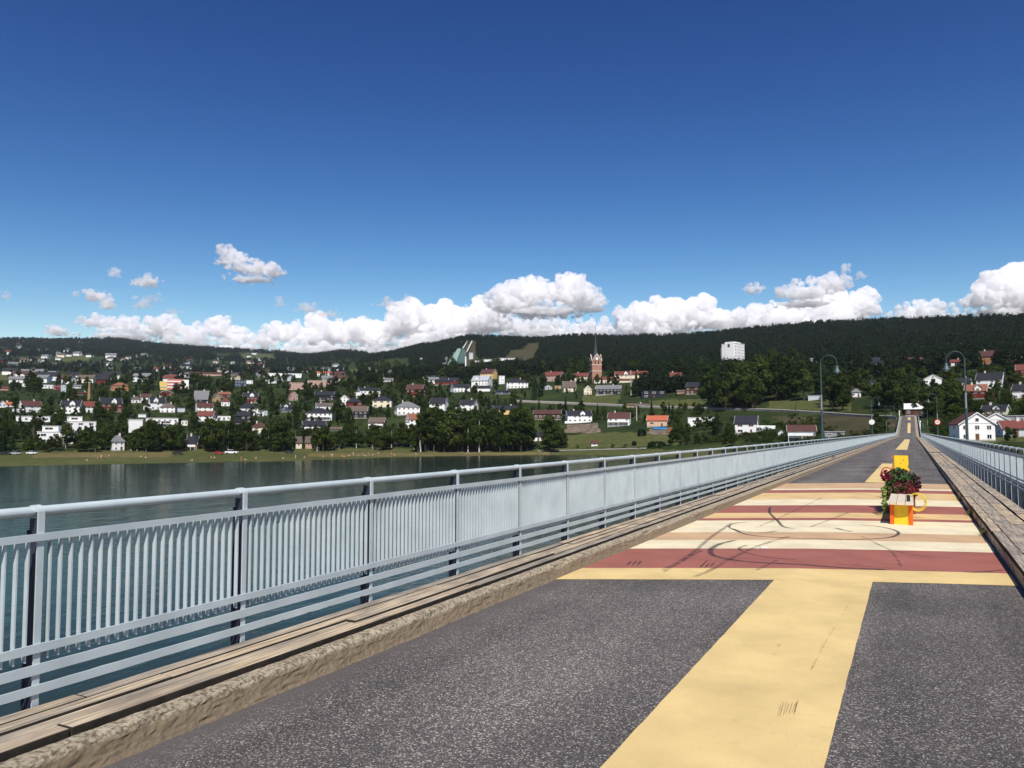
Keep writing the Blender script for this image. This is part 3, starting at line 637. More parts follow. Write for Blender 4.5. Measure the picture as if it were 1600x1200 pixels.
for y in range(-20, 250, 30):
    b = MB(); b.box(-3.6, 1.0, y-0.7, y+0.7, -14, -0.56); b.build('pier', M_slab, bd)
# ------------------------------------------------------------------ railings
def paint_steel():
    m = bpy.data.materials.new('grey_blue_railing_paint'); m.use_nodes = True; N, L = nodes(m); p = N['Principled BSDF']
    p.inputs['Roughness'].default_value = 0.5; p.inputs['Specular IOR Level'].default_value = 0.35
    tc = N.new('ShaderNodeTexCoord'); oi = N.new('ShaderNodeObjectInfo')
    of = N.new('ShaderNodeVectorMath'); of.operation = 'ADD'; L.new(tc.outputs['Object'], of.inputs[0]); L.new(oi.outputs['Location'], of.inputs[1])
    n1 = N.new('ShaderNodeTexNoise'); n1.inputs['Scale'].default_value = 3.0; n1.inputs['Detail'].default_value = 7; L.new(of.outputs[0], n1.inputs['Vector'])
    c1 = N.new('ShaderNodeValToRGB'); e = c1.color_ramp.elements; e[0].position = 0.3; e[0].color = (0.41, 0.475, 0.49, 1); e[1].position = 0.7; e[1].color = (0.52, 0.585, 0.595, 1)
    L.new(n1.outputs['Fac'], c1.inputs[0])
    n2 = N.new('ShaderNodeTexNoise'); n2.inputs['Scale'].default_value = 9; n2.inputs['Detail'].default_value = 9; n2.inputs['Roughness'].default_value = 0.75; L.new(of.outputs[0], n2.inputs['Vector'])
    at = N.new('ShaderNodeAttribute'); at.attribute_name = 'rust'
    ad = N.new('ShaderNodeMath'); ad.operation = 'ADD'; L.new(n2.outputs['Fac'], ad.inputs[0]); L.new(at.outputs['Fac'], ad.inputs[1])
    r = N.new('ShaderNodeMapRange'); r.inputs['From Min'].default_value = 0.735; r.inputs['From Max'].default_value = 0.765; L.new(ad.outputs[0], r.inputs['Value'])
    mx = N.new('ShaderNodeMix'); mx.data_type = 'RGBA'; mx.inputs['B'].default_value = (0.10, 0.038, 0.02, 1); L.new(r.outputs[0], mx.inputs['Factor']); L.new(c1.outputs[0], mx.inputs['A']); L.new(mx.outputs['Result'], p.inputs['Base Color'])
    rr = N.new('ShaderNodeMapRange'); rr.inputs['To Min'].default_value = 0.48; rr.inputs['To Max'].default_value = 0.9; L.new(r.outputs[0], rr.inputs['Value']); L.new(rr.outputs[0], p.inputs['Roughness'])
    return m
M_rail = paint_steel()
M_web = mat('dark_post_web', (0.030, 0.036, 0.055), 0.6, 0.3, var=0.3, vscale=4)  # post web and rear flange, darker than the front flange
BAY = 1.5; Y0 = 2.745
def post_mesh(s):
    """I-section post with a strap that wraps over the hand rail; s=+1: road lies on the +x side"""
    b = MB()
    f = lambda a, c: (min(a*s, c*s), max(a*s, c*s))
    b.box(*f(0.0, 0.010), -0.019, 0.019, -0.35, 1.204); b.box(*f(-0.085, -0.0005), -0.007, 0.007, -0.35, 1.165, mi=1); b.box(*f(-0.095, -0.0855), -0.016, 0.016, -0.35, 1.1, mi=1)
    # flange bent over the tube (tube centre at x=-0.045, z=1.205)
    ro, ri = 0.055, 0.0292
    for k in range(9):
        a0, a1 = R(k*22), R(k*22+22); q = [(-0.045*s+math.cos(t)*r_*s, 1.205+math.sin(t)*r_*(0.66 if r_ == ro else 1.0)) for r_, t in ((ro, a0), (ro, a1), (ri, a1), (ri, a0))]
        b.prism(q if s > 0 else q[::-1], -0.019, 0.019)
    return b.mesh('post', [M_rail, M_web])
def sweep(prof, y0, y1, x, z, step_near=0.1, fine_to=14.0, jag=None, rust=0.0, smooth=False):
    """a rail running along the deck; jag: corroded lower arris"""
    ys = np.concatenate([np.arange(y0, min(fine_to, y1), step_near), np.arange(max(fine_to, y0), min(252, y1), 6.0), np.arange(252, max(y1, 252), 3.0), [y1]])
    ys = np.unique(ys[(ys >= y0) & (ys <= y1)]); n = len(prof); v = []; ru = []
    for y in ys:
        zz = z+float(zdeck(y))
        for (px_, pz) in prof:
            low = pz < min(q[1] for q in prof)+1e-4; top = pz > max(q[1] for q in prof)-1e-4
            g = 0
            if jag and y < fine_to and low: g = mnoise.noise((z*9, y*7, 1))*0.003
            if jag and y < fine_to and top: g = mnoise.noise((z*5, y*11, 2))*0.003
            v.append((x+px_, y, zz+pz+g)); ru.append((rust+mnoise.noise((z*3, y*0.45, 3))*0.22*(1 if rust > -0.1 else 0)) if low else (-0.2))
    f = [(i*n+j, (i+1)*n+j, (i+1)*n+(j+1) % n, i*n+(j+1) % n)[::-1] for i in range(len(ys)-1) for j in range(n)]
    b = MB(); b.add(v, f, 0, smooth); b.add(v[:n], [tuple(range(n))]); b.add(v[-n:], [tuple(range(n-1, -1, -1))])
    return b, ru+[-.3]*(2*n)
def railing(x, s, y_first, y_last, nb0, label):
    root = empty('bridge_railing', (x, 0, 0)); tag(root, label, 'railing', None)
    pm = post_mesh(s); k0 = math.floor((y_first-Y0)/BAY); k1 = int((y_last-Y0)/BAY)
    for k in range(k0, k1):
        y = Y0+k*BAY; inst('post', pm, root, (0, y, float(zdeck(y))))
    n = 12; tube = [(math.cos(2*math.pi*j/n)*0.0285-0.045*s, math.sin(2*math.pi*j/n)*0.0285) for j in range(n)]
    ya, yb = Y0+k0*BAY-0.6, Y0+(k1-1)*BAY+0.6
    def rl(name, prof, z, **kw):
        b, ru = sweep(prof, ya, yb, 0, z, **kw); o = b.build(name, M_rail, root); a = o.data.attributes.new('rust', 'FLOAT', 'POINT'); a.data.foreach_set('value', ru); return o
    rl('hand_rail', tube, 1.205, smooth=True, rust=-0.3)
    flat = lambda w, t: [(0.0105*s, -w/2), (0.0105*s+t*s, -w/2), (0.0105*s+t*s, w/2), (0.0105*s, w/2)][::(1 if s > 0 else -1)]
    rl('upper_rail', flat(0.040, 0.012), 1.067, rust=-0.12); rl('lower_rail', flat(0.046, 0.012), 0.462, rust=-0.08, jag=1)
    rl('guard_rail', flat(0.055, 0.010), 0.349, rust=0.03, jag=1); rl('guard_rail', flat(0.050, 0.010), 0.240, rust=0.12, jag=1)
    # balusters: slim folded bars
    def bar(b, y, z0): b.box(min(-0.020*s, 0.0085*s), max(-0.020*s, 0.0085*s), y-0.0045, y+0.0045, z0+0.395, z0+1.048)
    bm_ = MB(); bar(bm_, 0, 0); bme = bm_.mesh('baluster', M_rail); far = MB(); cnt = 0
    for k in range(k0, k1-1):
        for j in range(1, 24):
            y = Y0+k*BAY+j*BAY/24; z = float(zdeck(y))
            if y > nb0 and cnt < 299: inst('baluster', bme, root, (0, y, z)); cnt += 1
            else: bar(far, y, z)
    tag(far.build('far_balusters', M_rail, root), kind='stuff')
    return root
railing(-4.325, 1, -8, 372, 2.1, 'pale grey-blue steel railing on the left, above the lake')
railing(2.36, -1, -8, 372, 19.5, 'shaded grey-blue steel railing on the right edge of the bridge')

# ------------------------------------------------------------------ street lamps
M_pole = mat('green_lamp_paint', (0.034, 0.068, 0.072), 0.5, 0.45, var=0.25, vscale=3); M_sleeve = mat('grey_pole_sleeve', (0.27, 0.31, 0.33), 0.32, 0.5, metal=0.5, var=0.15, vscale=6)
M_shade = mat('lamp_shade_enamel', (0.045, 0.085, 0.092), 0.45, 0.5, var=0.15, vscale=4); M_bulb = mat('lamp_globe', (0.75, 0.75, 0.72), 0.25, 0.5)
def lamp(x, y, s, label, sleeve=True):
    z = float(zdeck(y)); root = empty('street_lamp', (x, y, z)); tag(root, label, 'street lamp', 'street lamps along the bridge')
    MB().tube([(0, 0, -0.9), (0, 0, 0.6), (0, 0, 2.9)], [0.088, 0.080, 0.066], 12).build('lower_pole', M_pole, root)
    if sleeve: MB().tube([(0, 0, 2.9), (0, 0, 3.75)], [0.054, 0.050], 12).build('sleeve', M_sleeve, root)
    c = 0.44; pts = [(0, 0, 2.88), (0, 0, 4.2), (0, 0, 5.55)] + [(s*(c-math.cos(R(a))*c), 0, 5.55+math.sin(R(a))*c*1.1) for a in range(12, 181, 12)] + [(s*2*c, 0, 5.36)]
    MB().tube(pts, [0.044, 0.040, 0.034]+[0.024]*(len(pts)-3), 10).build('arm', M_pole, root)
    sh = MB().lathe([(0.0, 0.02), (0.07, 0.02), (0.075, -0.10), (0.085, -0.13), (0.12, -0.16), (0.13, -0.24), (0.215, -0.33), (0.228, -0.36), (0.21, -0.35), (0.12, -0.26), (0.06, -0.18)], 18, (s*2*c, 0, 5.38)).build('lamp_shade', M_shade, root)
    MB().lathe([(0.0, -0.43), (0.06, -0.41), (0.085, -0.35), (0.07, -0.27), (0.03, -0.2)], 12, (s*2*c, 0, 5.38)).build('bulb', M_bulb, sh)
    MB().tube([(0, 0, 5.15), (s*0.11, 0, 5.30)], 0.012, 6).build('bracket', M_pole, root)
    return root
for x, y, s, t in ((-4.62, 48.6, 1, 'nearest lamp on the left railing, hooked arm with green bell shade'), (-4.60, 112, 1, 'second lamp on the left railing, carrying the round white sign'),
                   (-4.60, 176, 1, 'third, small lamp along the left railing'), (-4.60, 240, 1, 'farthest thin lamp at the left of the bridge end'),
                   (2.66, 49.4, -1, 'nearest lamp on the right railing, tall hook over the walkway'), (2.66, 104, -1, 'second lamp on the right railing, above the speed limit sign'),
                   (2.66, 168, -1, 'third, small lamp along the right railing'), (2.66, 236, -1, 'farthest thin lamp at the right of the bridge end')):
    lamp(x, y, s, t)
# round traffic signs clamped to the second lamps
M_white = mat('sign_white', (0.80, 0.80, 0.78), 0.5, 0.4); M_red = mat('sign_red', (0.55, 0.03, 0.03), 0.45, 0.4); M_black = mat('sign_black', (0.02, 0.02, 0.02), 0.5, 0.3); M_alu = mat('sign_back', (0.78, 0.78, 0.76), 0.45, 0.4)
def disc(rad, y0, y1, n=28): return MB().add([(rad*math.cos(2*math.pi*i/n), yy, rad*math.sin(2*math.pi*i/n)) for yy in (y0, y1) for i in range(n)], [tuple(range(n)), tuple(range(2*n-1, n-1, -1))]+[(i, n+i, n+(i+1) % n, (i+1) % n) for i in range(n)])
r = empty('traffic_sign', (-4.60, 111.86, 2.85)); tag(r, 'round white sign back on the second left lamp post', 'sign')
disc(0.34, -0.02, 0.0).build('sign_plate', M_alu, r); MB().box(-0.1, 0.1, 0.0, 0.07, -0.03, 0.03).build('clamp', M_sleeve, r)
r = empty('traffic_sign', (2.66, 103.86, 2.72)); tag(r, 'round red-ringed speed limit sign on the right lamp post', 'sign')
disc(0.33, -0.02, 0.0).build('sign_plate', M_red, r); disc(0.235, -0.027, -0.0205).build('sign_face', M_white, r)
tx = bpy.data.curves.new('numerals', 'FONT'); tx.body = '30'; tx.size = 0.30; tx.align_x = 'CENTER'; tx.align_y = 'CENTER'; tx.extrude = 0.002
to = bpy.data.objects.new('numerals', tx); dg = bpy.context.evaluated_depsgraph_get(); COL.objects.link(to); dg.update()
tm = bpy.data.meshes.new_from_object(to.evaluated_get(bpy.context.evaluated_depsgraph_get())); bpy.data.objects.remove(to); tm.materials.clear(); tm.materials.append(M_black)
o = inst('numerals', tm, r, (0, -0.031, 0)); o.rotation_euler = (math.pi/2, 0, 0)
MB().box(-0.1, 0.1, 0.0, 0.07, -0.03, 0.03).build('clamp', M_sleeve, r)
# white marker posts where the bridge meets the bank
for x, y, t in ((-4.5, 366, 'slim white marker post at the far left bridge end'), (2.5, 300, 'short white marker post by the far right railing')):
    z = float(zdeck(y)); r = empty('marker_post', (x, y, z)); tag(r, t, 'marker post')
    MB().box(-0.16, 0.16, -0.16, 0.16, -0.3, 2.2).build('post', M_white, r); MB().lathe([(0.0, 2.95), (0.25, 2.85), (0.3, 2.6), (0.22, 2.35), (0.16, 2.21)], 10).build('cap', M_white, r)

# ------------------------------------------------------------------ bench with flower planter, board, hose
M_by = mat('bench_yellow', (0.80, 0.50, 0.02), 0.5, 0.35, var=0.12, vscale=6); M_bo = mat('bench_orange', (0.80, 0.12, 0.012), 0.5, 0.35, var=0.1, vscale=6)
M_bs = mat('bench_seat_boards', (0.62, 0.53, 0.40), 0.7, 0.25, var=0.2, vscale=6, stretch=(12, 0.6, 1)); M_bd = mat('bench_dark', (0.05, 0.02, 0.015), 0.7, 0.2)
def add_bench(x, y, l, label, w=0.385, h=0.40):
    r = empty('bench', (x, y, zroad(x, y))); tag(r, label, 'bench')
    for yy in (0.10, l-0.10):
        e = MB().box(-w/2+0.075, w/2-0.075, yy-0.02, yy+0.02, 0.0, h-0.045).build('end_panel', M_by, r)
        for sx in (-1, 1):
            MB().box(min(sx*(w/2-0.073), sx*(w/2-0.012)), max(sx*(w/2-0.073), sx*(w/2-0.012)), yy-0.045, yy+0.045, 0.0, h-0.045).build('leg', M_bo, r)
    for sx in (-1, 1): MB().box(min(sx*(w/2-0.045), sx*(w/2-0.015)), max(sx*(w/2-0.045), sx*(w/2-0.015)), 0.147, l-0.147, 0.06, h-0.047).build('side_panel', M_by, r)
    for i in range(3):
        a = -w/2-0.008+i*(w+0.016)/3; bb = a+(w+0.016)/3-0.008
        b = MB(); nn = 6; v = []
        # boards end in a shallow curve that overhangs the end panel
        pts = [(a+(bb-a)*k/nn) for k in range(nn+1)]
        top = [(px_, -0.03-0.055*math.sqrt(max(0, 1-(px_/(w/2+0.03))**2))) for px_ in pts]
        poly = top + [(bb, l), (a, l)]
        b.prism(poly, h-0.042, h, axis='z'); b.build('seat_board', M_bs, r)
    return r
add_bench(-0.205, 15.38, 2.1, 'yellow and orange bench with pale board seat on the painted bands')
b = MB().box(-0.03, 0.03, -0.025, 0.025, 0.0, 0.10); b.box(-0.024, 0.024, -0.02, 0.02, 0.1005, 0.112)
tag(b.build('small_case', M_black, None, (-0.09, 15.62, zroad(-0.1, 15.7)+0.402)), 'small black case standing on the bench seat', 'case')
# planter box behind the bench
M_pl = mat('planter_wood', (0.17, 0.065, 0.03), 0.75, 0.2, var=0.3, vscale=5); M_soil = mat('soil', (0.03, 0.022, 0.015), 0.95, 0.1, var=0.4, vscale=20)
pr = empty('flower_planter', (-0.22, 18.08, zroad(-0.2, 18))); tag(pr, 'planter overflowing with dark red flowers behind the bench seat', 'planter')
b = MB()
for x0, x1, y0, y1 in ((-0.24, 0.24, -0.55, -0.51), (-0.24, 0.24, 0.51, 0.55), (-0.24, -0.205, -0.51, 0.51), (0.205, 0.24, -0.51, 0.51)): b.box(x0, x1, y0, y1, 0, 0.52)
b.build('box', M_pl, pr); MB().box(-0.204, 0.204, -0.509, 0.509, 0.40, 0.47).build('soil', M_soil, pr)
M_pet = mat('crimson_petals', (0.22, 0.010, 0.040), 0.6, 0.2, var=0.5, vscale=14); M_leafd = mat('planter_leaves', (0.035, 0.075, 0.02), 0.6, 0.25, var=0.5, vscale=10); M_leafy = mat('trailing_leaves', (0.16, 0.24, 0.05), 0.6, 0.25, var=0.4, vscale=10); M_purple = mat('dark_purple_leaves', (0.055, 0.012, 0.025), 0.6, 0.25, var=0.4, vscale=10)
def clump(pts, size, seed, flower=False):
    """small cupped leaves or five-petalled blossoms at the given points"""
    rg = np.random.default_rng(seed); b = MB()
    for p in pts:
        nrm = Vector(rg.normal(size=3)); nrm.z = abs(nrm.z)+0.4; nrm.normalize(); a = nrm.orthogonal().normalized(); c = nrm.cross(a); s = size*rg.uniform(0.6, 1.3); p = Vector(p)
        if flower:
            v = [p-nrm*s*0.3]; k = 5; q0 = rg.uniform(0, 6)
            for i in range(k*2):
                q = q0+math.pi*i/k; rr = s*(1.0 if i % 2 == 0 else 0.55); v.append(p+(a*math.cos(q)+c*math.sin(q))*rr+nrm*s*(0.15 if i % 2 == 0 else 0.0))
            b.add(v, [(0, 1+i, 1+(i+1) % (2*k)) for i in range(2*k)])
        else:
            v = [p-a*s, p-c*s*0.5+nrm*s*0.15, p+a*s, p+c*s*0.5+nrm*s*0.15]; b.add(v, [(0, 1, 2), (0, 2, 3)])
    return b
def blob_pts(n, c, r_, seed, lo=-1.0):
    rg = np.random.default_rng(seed); out = []
    while len(out) < n:
        d = rg.normal(size=3); d /= np.linalg.norm(d)
        if d[2] < lo: continue
        out.append(np.array(c)+d*np.array(r_)*rg.uniform(0.72, 1.05))
    return out
clump(blob_pts(900, (-0.02, -0.20, 0.50), (0.28, 0.52, 0.25), 1, -0.9)+blob_pts(420, (-0.06, 0.25, 0.66), (0.22, 0.30, 0.20), 21, -0.6)+blob_pts(160, (0.16, -0.35, 0.62), (0.16, 0.20, 0.16), 22), 0.046, 2).build('foliage', M_leafd, pr)
clump(blob_pts(430, (0.05, -0.42, 0.47), (0.25, 0.36, 0.20), 3, -0.9)+blob_pts(150, (-0.14, -0.1, 0.64), (0.16, 0.25, 0.14), 23)+blob_pts(110, (0.20, 0.0, 0.64), (0.12, 0.25, 0.14), 24), 0.026, 4, True).build('blossoms', M_pet, pr)
clump(blob_pts(180, (0.0, 0.35, 0.66), (0.27, 0.35, 0.17), 5, -0.2), 0.03, 6, True).build('blossoms', M_pet, pr)
clump(blob_pts(160, (0.25, -0.30, 0.58), (0.09, 0.2, 0.16), 7), 0.06, 8).build('dark_foliage', M_purple, pr)
rg = np.random.default_rng(11); tp = [(-0.27-abs(rg.normal())*0.03, -0.62+rg.normal()*0.35, 0.55-rg.uniform(0, 1)**0.8*0.50) for _ in range(220)]
clump(tp, 0.042, 9).build('trailing_stems', M_leafy, pr)
clump(blob_pts(120, (-0.30, 0.2, 0.70), (0.09, 0.12, 0.12), 12), 0.032, 13, True).build('blossoms', M_pet, pr)
# upright yellow board behind the flowers
br = empty('painted_board', (-0.25, 20.9, zroad(-0.2, 21))); tag(br, 'upright yellow painted board with notched corner behind the flowers', 'board')
b = MB(); b.prism([(-0.15, 0), (0.17, 0), (0.17, 0.74), (0.13, 0.80), (0.155, 0.85), (0.15, 1.06), (-0.145, 1.06), (-0.14, 0.7)], -0.02, 0.02); b.build('face', M_by, br)
b = MB(); b.prism([(-0.205, 0), (-0.152, 0), (-0.142, 0.7), (-0.15, 1.055), (-0.215, 1.055), (-0.16, 0.95), (-0.225, 0.72), (-0.19, 0.5)], -0.025, 0.06); b.build('side_batten', mat('batten_wood', (0.36, 0.17, 0.05), 0.7, 0.2, var=0.3, vscale=8), br)
for i, (x, z) in enumerate(((-0.02, 0.86), (0.05, 0.72), (0.01, 0.68), (-0.06, 0.66), (0.04, 0.94))): MB().box(x, x+0.014, -0.0225, -0.0205, z, z+0.03).build('knot', M_pl, br)
b = MB(); b.tube([(-0.30+0.13*math.cos(t_/20*6.2832), -0.10, 0.62+0.17*math.sin(t_/20*6.2832)) for t_ in range(21)], 0.012, 8)
hr_ = b.build('red_hoop', mat('hoop_red', (0.42, 0.05, 0.03), 0.5, 0.3), None, (-0.25, 20.6, zroad(-0.25, 20))); tag(hr_, 'thin red hoop leaning left of the yellow board', 'hoop')
b = MB(); M_hose = mat('yellow_hose', (0.80, 0.62, 0.04), 0.4, 0.4)
for k in range(4):
    rr = (0.17, 0.15, 0.163, 0.135, 0.158)[k]; pts = [(rr*math.cos(t_/32*6.2832)*0.9+random.uniform(-0.004, 0.004), 0.03*k-0.05+random.uniform(-0.006, 0.006), rr*math.sin(t_/32*6.2832)) for t_ in range(33)]; b.tube(pts, 0.005, 8)
ho = b.build('hose_coil', M_hose, None, (0.055, 16.75, zroad(0, 16.7)+0.31)); tag(ho, 'coiled bright yellow hose hanging on the right side of the bench', 'hose')
MB().box(-0.085, 0.01, -0.012, 0.012, 0.115, 0.13).build('hook', M_bd, ho)
# weeds in the gutter by the right walkway
M_weed = mat('gutter_weed', (0.09, 0.10, 0.03), 0.9, 0.1, var=0.4, vscale=20)
for i, y in enumerate((14.6, 17.9, 21.5)):
    tp = [(0.96+random.gauss(0, 0.03), y+random.gauss(0, 0.12), 0.02+abs(random.gauss(0, 0.05))) for _ in range(60)]
    o = clump(tp, 0.022, 40+i).build('weed_tuft', M_weed); tag(o, ('nearest', 'middle', 'farthest')[i]+' of three weed tufts under the right walkway edge', 'weed', 'weeds along the right kerb')
for x, y in ((1193, 856), (1437, 700)):
    P = on_plane(x, y, 0.03); o = MB().box(-0.05, 0.05, -0.03, 0.03, 0, 0.008).build('litter', M_white, None, (P[0], P[1], zroad(P[0], P[1])+0.008), 0.5); tag(o, 'scrap of white litter on the brick-red band' if x < 1300 else 'white scrap by the far right kerb', 'litter')
# ------------------------------------------------------------------ houses and other buildings of the hillside town
WC = {'W': (0.80, 0.79, 0.76), 'C': (0.74, 0.66, 0.47), 'Y': (0.72, 0.50, 0.16), 'R': (0.14, 0.024, 0.021), 'M': (0.15, 0.035, 0.028), 'K': (0.022, 0.022, 0.028), 'B': (0.085, 0.045, 0.028),
      'G': (0.26, 0.27, 0.28), 'O': (0.40, 0.17, 0.065), 'P': (0.46, 0.29, 0.23), 'N': (0.055, 0.075, 0.12), 'T': (0.42, 0.28, 0.14), 'L': (0.50, 0.53, 0.55), 'S': (0.62, 0.42, 0.28)}
RC = {'k': (0.022, 0.023, 0.030), 'm': (0.082, 0.036, 0.031), 'r': (0.150, 0.046, 0.036), 'o': (0.40, 0.105, 0.052), 'g': (0.165, 0.165, 0.165), 'b': (0.115, 0.088, 0.07), 'w': (0.62, 0.62, 0.60), 'l': (0.36, 0.38, 0.40), 't': (0.22, 0.092, 0.055)}
def wmat(c): return mat('wall_'+c, WC[c], 0.75, 0.2, var=0.08, vscale=0.8, bump=0.25, bscale=9, stretch=(1, 1, 6))
def rmat(c): return mat('roof_'+c, RC[c], 0.8, 0.2, var=0.25, vscale=0.9, bump=0.5, bscale=5, stretch=(4, 1, 1))
def glass_mat():
    m = bpy.data.materials.new('window_glass'); m.use_nodes = True; p = m.node_tree.nodes['Principled BSDF']
    p.inputs['Base Color'].default_value = (0.012, 0.016, 0.024, 1); p.inputs['Roughness'].default_value = 0.12; p.inputs['Specular IOR Level'].default_value = 0.5; return m
M_glass = glass_mat(); M_trim = mat('white_trim', (0.80, 0.80, 0.77), 0.6, 0.25); M_found = mat('foundation', (0.33, 0.31, 0.28), 0.9, 0.1, var=0.25, vscale=1); M_chim = mat('chimney_render', (0.62, 0.58, 0.52), 0.85, 0.1, var=0.2, vscale=3); M_door = mat('door_brown', (0.14, 0.06, 0.03), 0.6, 0.3)
_win = {}
def window(parent, x, y, z, w, h, rz=0.0, frame=None, detail=True):
    key = (round(w, 1), round(h, 1), frame.name if frame else 't')
    if key not in _win:
        w_, h_ = key[0], key[1]; t = 0.11; b = MB()
        for a in ((-w_/2, w_/2, -h_/2, -h_/2+t), (-w_/2, w_/2, h_/2-t, h_/2), (-w_/2, -w_/2+t, -h_/2+t, h_/2-t), (w_/2-t, w_/2, -h_/2+t, h_/2-t)): b.box(a[0], a[1], -0.07, 0.02, a[2], a[3])
        if w_ > 1.1: b.box(-0.04, 0.04, -0.06, 0.02, -h_/2+t, h_/2-t)
        p = MB().box(-w_/2+t, w_/2-t, -0.03, 0.02, -h_/2+t, h_/2-t)
        _win[key] = (b.mesh('window', frame or M_trim), p.mesh('pane', M_glass))
    o = inst('window', _win[key][0], parent, (x, y, z), rz); inst('pane', _win[key][1], o); return o
HOUSES = []                                          # screen boxes, for keeping gardens open in front of them
def roof_geo(tp, W, d, hw, H, o=0.45, t=0.22):
    b = MB()
    if tp in 'EG':
        h2 = (d if tp == 'E' else W)/2; k = (H-hw)/h2; e = h2+o; ze = hw-k*o+0.06
        poly = [(-e, ze), (0, H+0.06), (e, ze), (e, ze-t), (0, H+0.06-t*1.25), (-e, ze-t)]
        L_ = (W if tp == 'E' else d)/2+0.4
        n = len(poly)
        # two sloping slabs, each a closed piece
        for s in (0, 1):
            q = [poly[0], poly[1], poly[4], poly[5]] if s == 0 else [poly[1], poly[2], poly[3], poly[4]]
            b.prism(q, -L_, L_, axis='x' if tp == 'E' else 'y')
    elif tp == 'H':
        e, f_ = W/2+o, d/2+o; r_ = max(0.0, W/2-d/2)*0.85; z0 = hw-0.1
        v = [(-e,-f_,z0), (e,-f_,z0), (e,f_,z0), (-e,f_,z0), (-r_,0,H), (r_,0,H), (-e,-f_,z0-0.2), (e,-f_,z0-0.2), (e,f_,z0-0.2), (-e,f_,z0-0.2)]
        b.add(v, [(0,1,5,4), (1,2,5), (2,3,4,5), (3,0,4), (6,7,1,0), (7,8,2,1), (8,9,3,2), (9,6,0,3), (9,8,7,6)])
    else:
        b.box(-W/2-0.25, W/2+0.25, -d/2-0.25, d/2+0.25, H-0.28, H)
    return b
def house(x, y, w, h, tp, wc, rc, yaw, opts, label, group=None, name='house', cat='house', depth=None):
    P, D = hit(x, y); s = pxpm(P); a = abs(R(yaw)); HOUSES.append((x, y, w, h))
    Wt = w/s; H = h/s; k = 0.75 if depth is None else depth
    W = Wt/(math.cos(a)+k*math.sin(a)); d = max(min(k*W, 14.0), 3.0)
    c = np.array([-P[0], -P[1]]); c /= np.linalg.norm(c)
    rz = math.atan2(c[0], -c[1])+R(yaw)
    ctr = np.array([P[0], P[1]])-c*(d/2*math.cos(a)+W/2*math.sin(a)*0.5)
    root = empty(name, (ctr[0], ctr[1], P[2]), rz); tag(root, label, cat, group)
    wm, rm = wmat(wc), rmat(rc); big = w >= 13
    fr = {'E': 0.60, 'G': 0.62, 'H': 0.62, 'F': 1.0}[tp]
    if 'S' in opts: fr = 0.46                        # steep, roof-heavy
    if 'l' in opts: fr = 0.72                        # low roof
    hw = H*fr; base = -4.0
    b = MB(); b.box(-W/2, W/2, -d/2, d/2, base, hw if tp != 'F' else H-0.3)
    if tp == 'E':
        for sx in (-1, 1): b.prism([(-d/2, hw), (d/2, hw), (0, H-0.25)], sx*W/2-0.15, sx*W/2+0.001*sx if sx > 0 else sx*W/2+0.15, axis='x')
    if tp == 'G':
        for sy in (-1, 1): b.prism([(-W/2, hw), (W/2, hw), (0, H-0.25)], sy*d/2-0.1, sy*d/2+0.1, axis='y')
    b.build('wall', wm, root)
    if big and tp != 'F': MB().box(-W/2-0.06, W/2+0.06, -d/2-0.06, d/2+0.06, base, min(0.55, H*0.08)).build('foundation', M_found, root)
    ro = roof_geo(tp, W, d, hw, H).build('roof', rm, root)
    if big and tp in 'EG' and 'n' not in opts:       # white bargeboards along the verges
        h2 = (d if tp == 'E' else W)/2; kk = (H-hw)/h2; e = h2+0.45; ze = hw-kk*0.45+0.02; t = 0.26; L_ = (W if tp == 'E' else d)/2+0.405
        for sg in (-1, 1):
            bb = MB(); 
            for q in ([(-e, ze), (0, H+0.02), (0, H-t), (-e, ze-t)], [(0, H+0.02), (e, ze), (e, ze-t), (0, H-t)]): bb.prism(q, min(sg*L_, sg*(L_+0.07)), max(sg*L_, sg*(L_+0.07)), axis='x' if tp == 'E' else 'y')
            bb.build('bargeboard', M_trim, root)
    if 'c' in opts or (big and tp in 'EH' and 'x' not in opts and (int(x)+int(y)) % 3):
        cx_ = (0.18 if int(x) % 2 else -0.2)*W; MB().box(cx_-0.4, cx_+0.4, -0.35, 0.35, H-1.2, H+0.9).box(cx_-0.47, cx_+0.47, -0.42, 0.42, H+0.9, H+1.05).build('chimney', M_chim if wc != 'W' else M_chim, ro)
    # windows, storey by storey
    st = max(1, int(round(hw/2.9))) if tp != 'F' else max(1, int(round(H/3.1))); sh = (hw if tp != 'F' else H-0.5)/st
    ww = min(1.5, max(0.9, W/7)); wh = min(1.45, sh*0.5)
    if 'p' in opts: ww *= 1.7                        # wide panorama panes
    nw = max(1, min(7, int(W/(ww*2.0)))) if 'i' not in opts else 0
    rs = random.Random(int(x*31+y*7))
    for q in range(st):
        z = q*sh+sh*0.55
        for i in range(nw):
            if rs.random() < 0.14 and nw > 2: continue
            xx = (i+0.5)/nw*W-W/2
            if q == 0 and i == nw//2 and big and 'b' not in opts:
                MB().box(xx-0.5, xx+0.5, -d/2-0.06, -d/2+0.02, 0.2, 2.2).build('door', M_door, root); continue
            window(root, xx, -d/2-0.005, z, ww, wh)
        if big:
            for sx in (-1, 1):
                if abs(yaw) > 8 and (sx > 0) == (yaw > 0): continue          # side turned away
                for j in range(max(1, int(d/4))):
                    yy = (j+0.5)/max(1, int(d/4))*d-d/2; window(root, sx*(W/2+0.005), yy, z, min(ww, 1.2), wh, math.pi/2*sx)
    if tp == 'G' and H-hw > 2.2: window(root, 0, -d/2-0.105, hw+(H-hw)*0.32, min(1.1, W/6), 1.1)
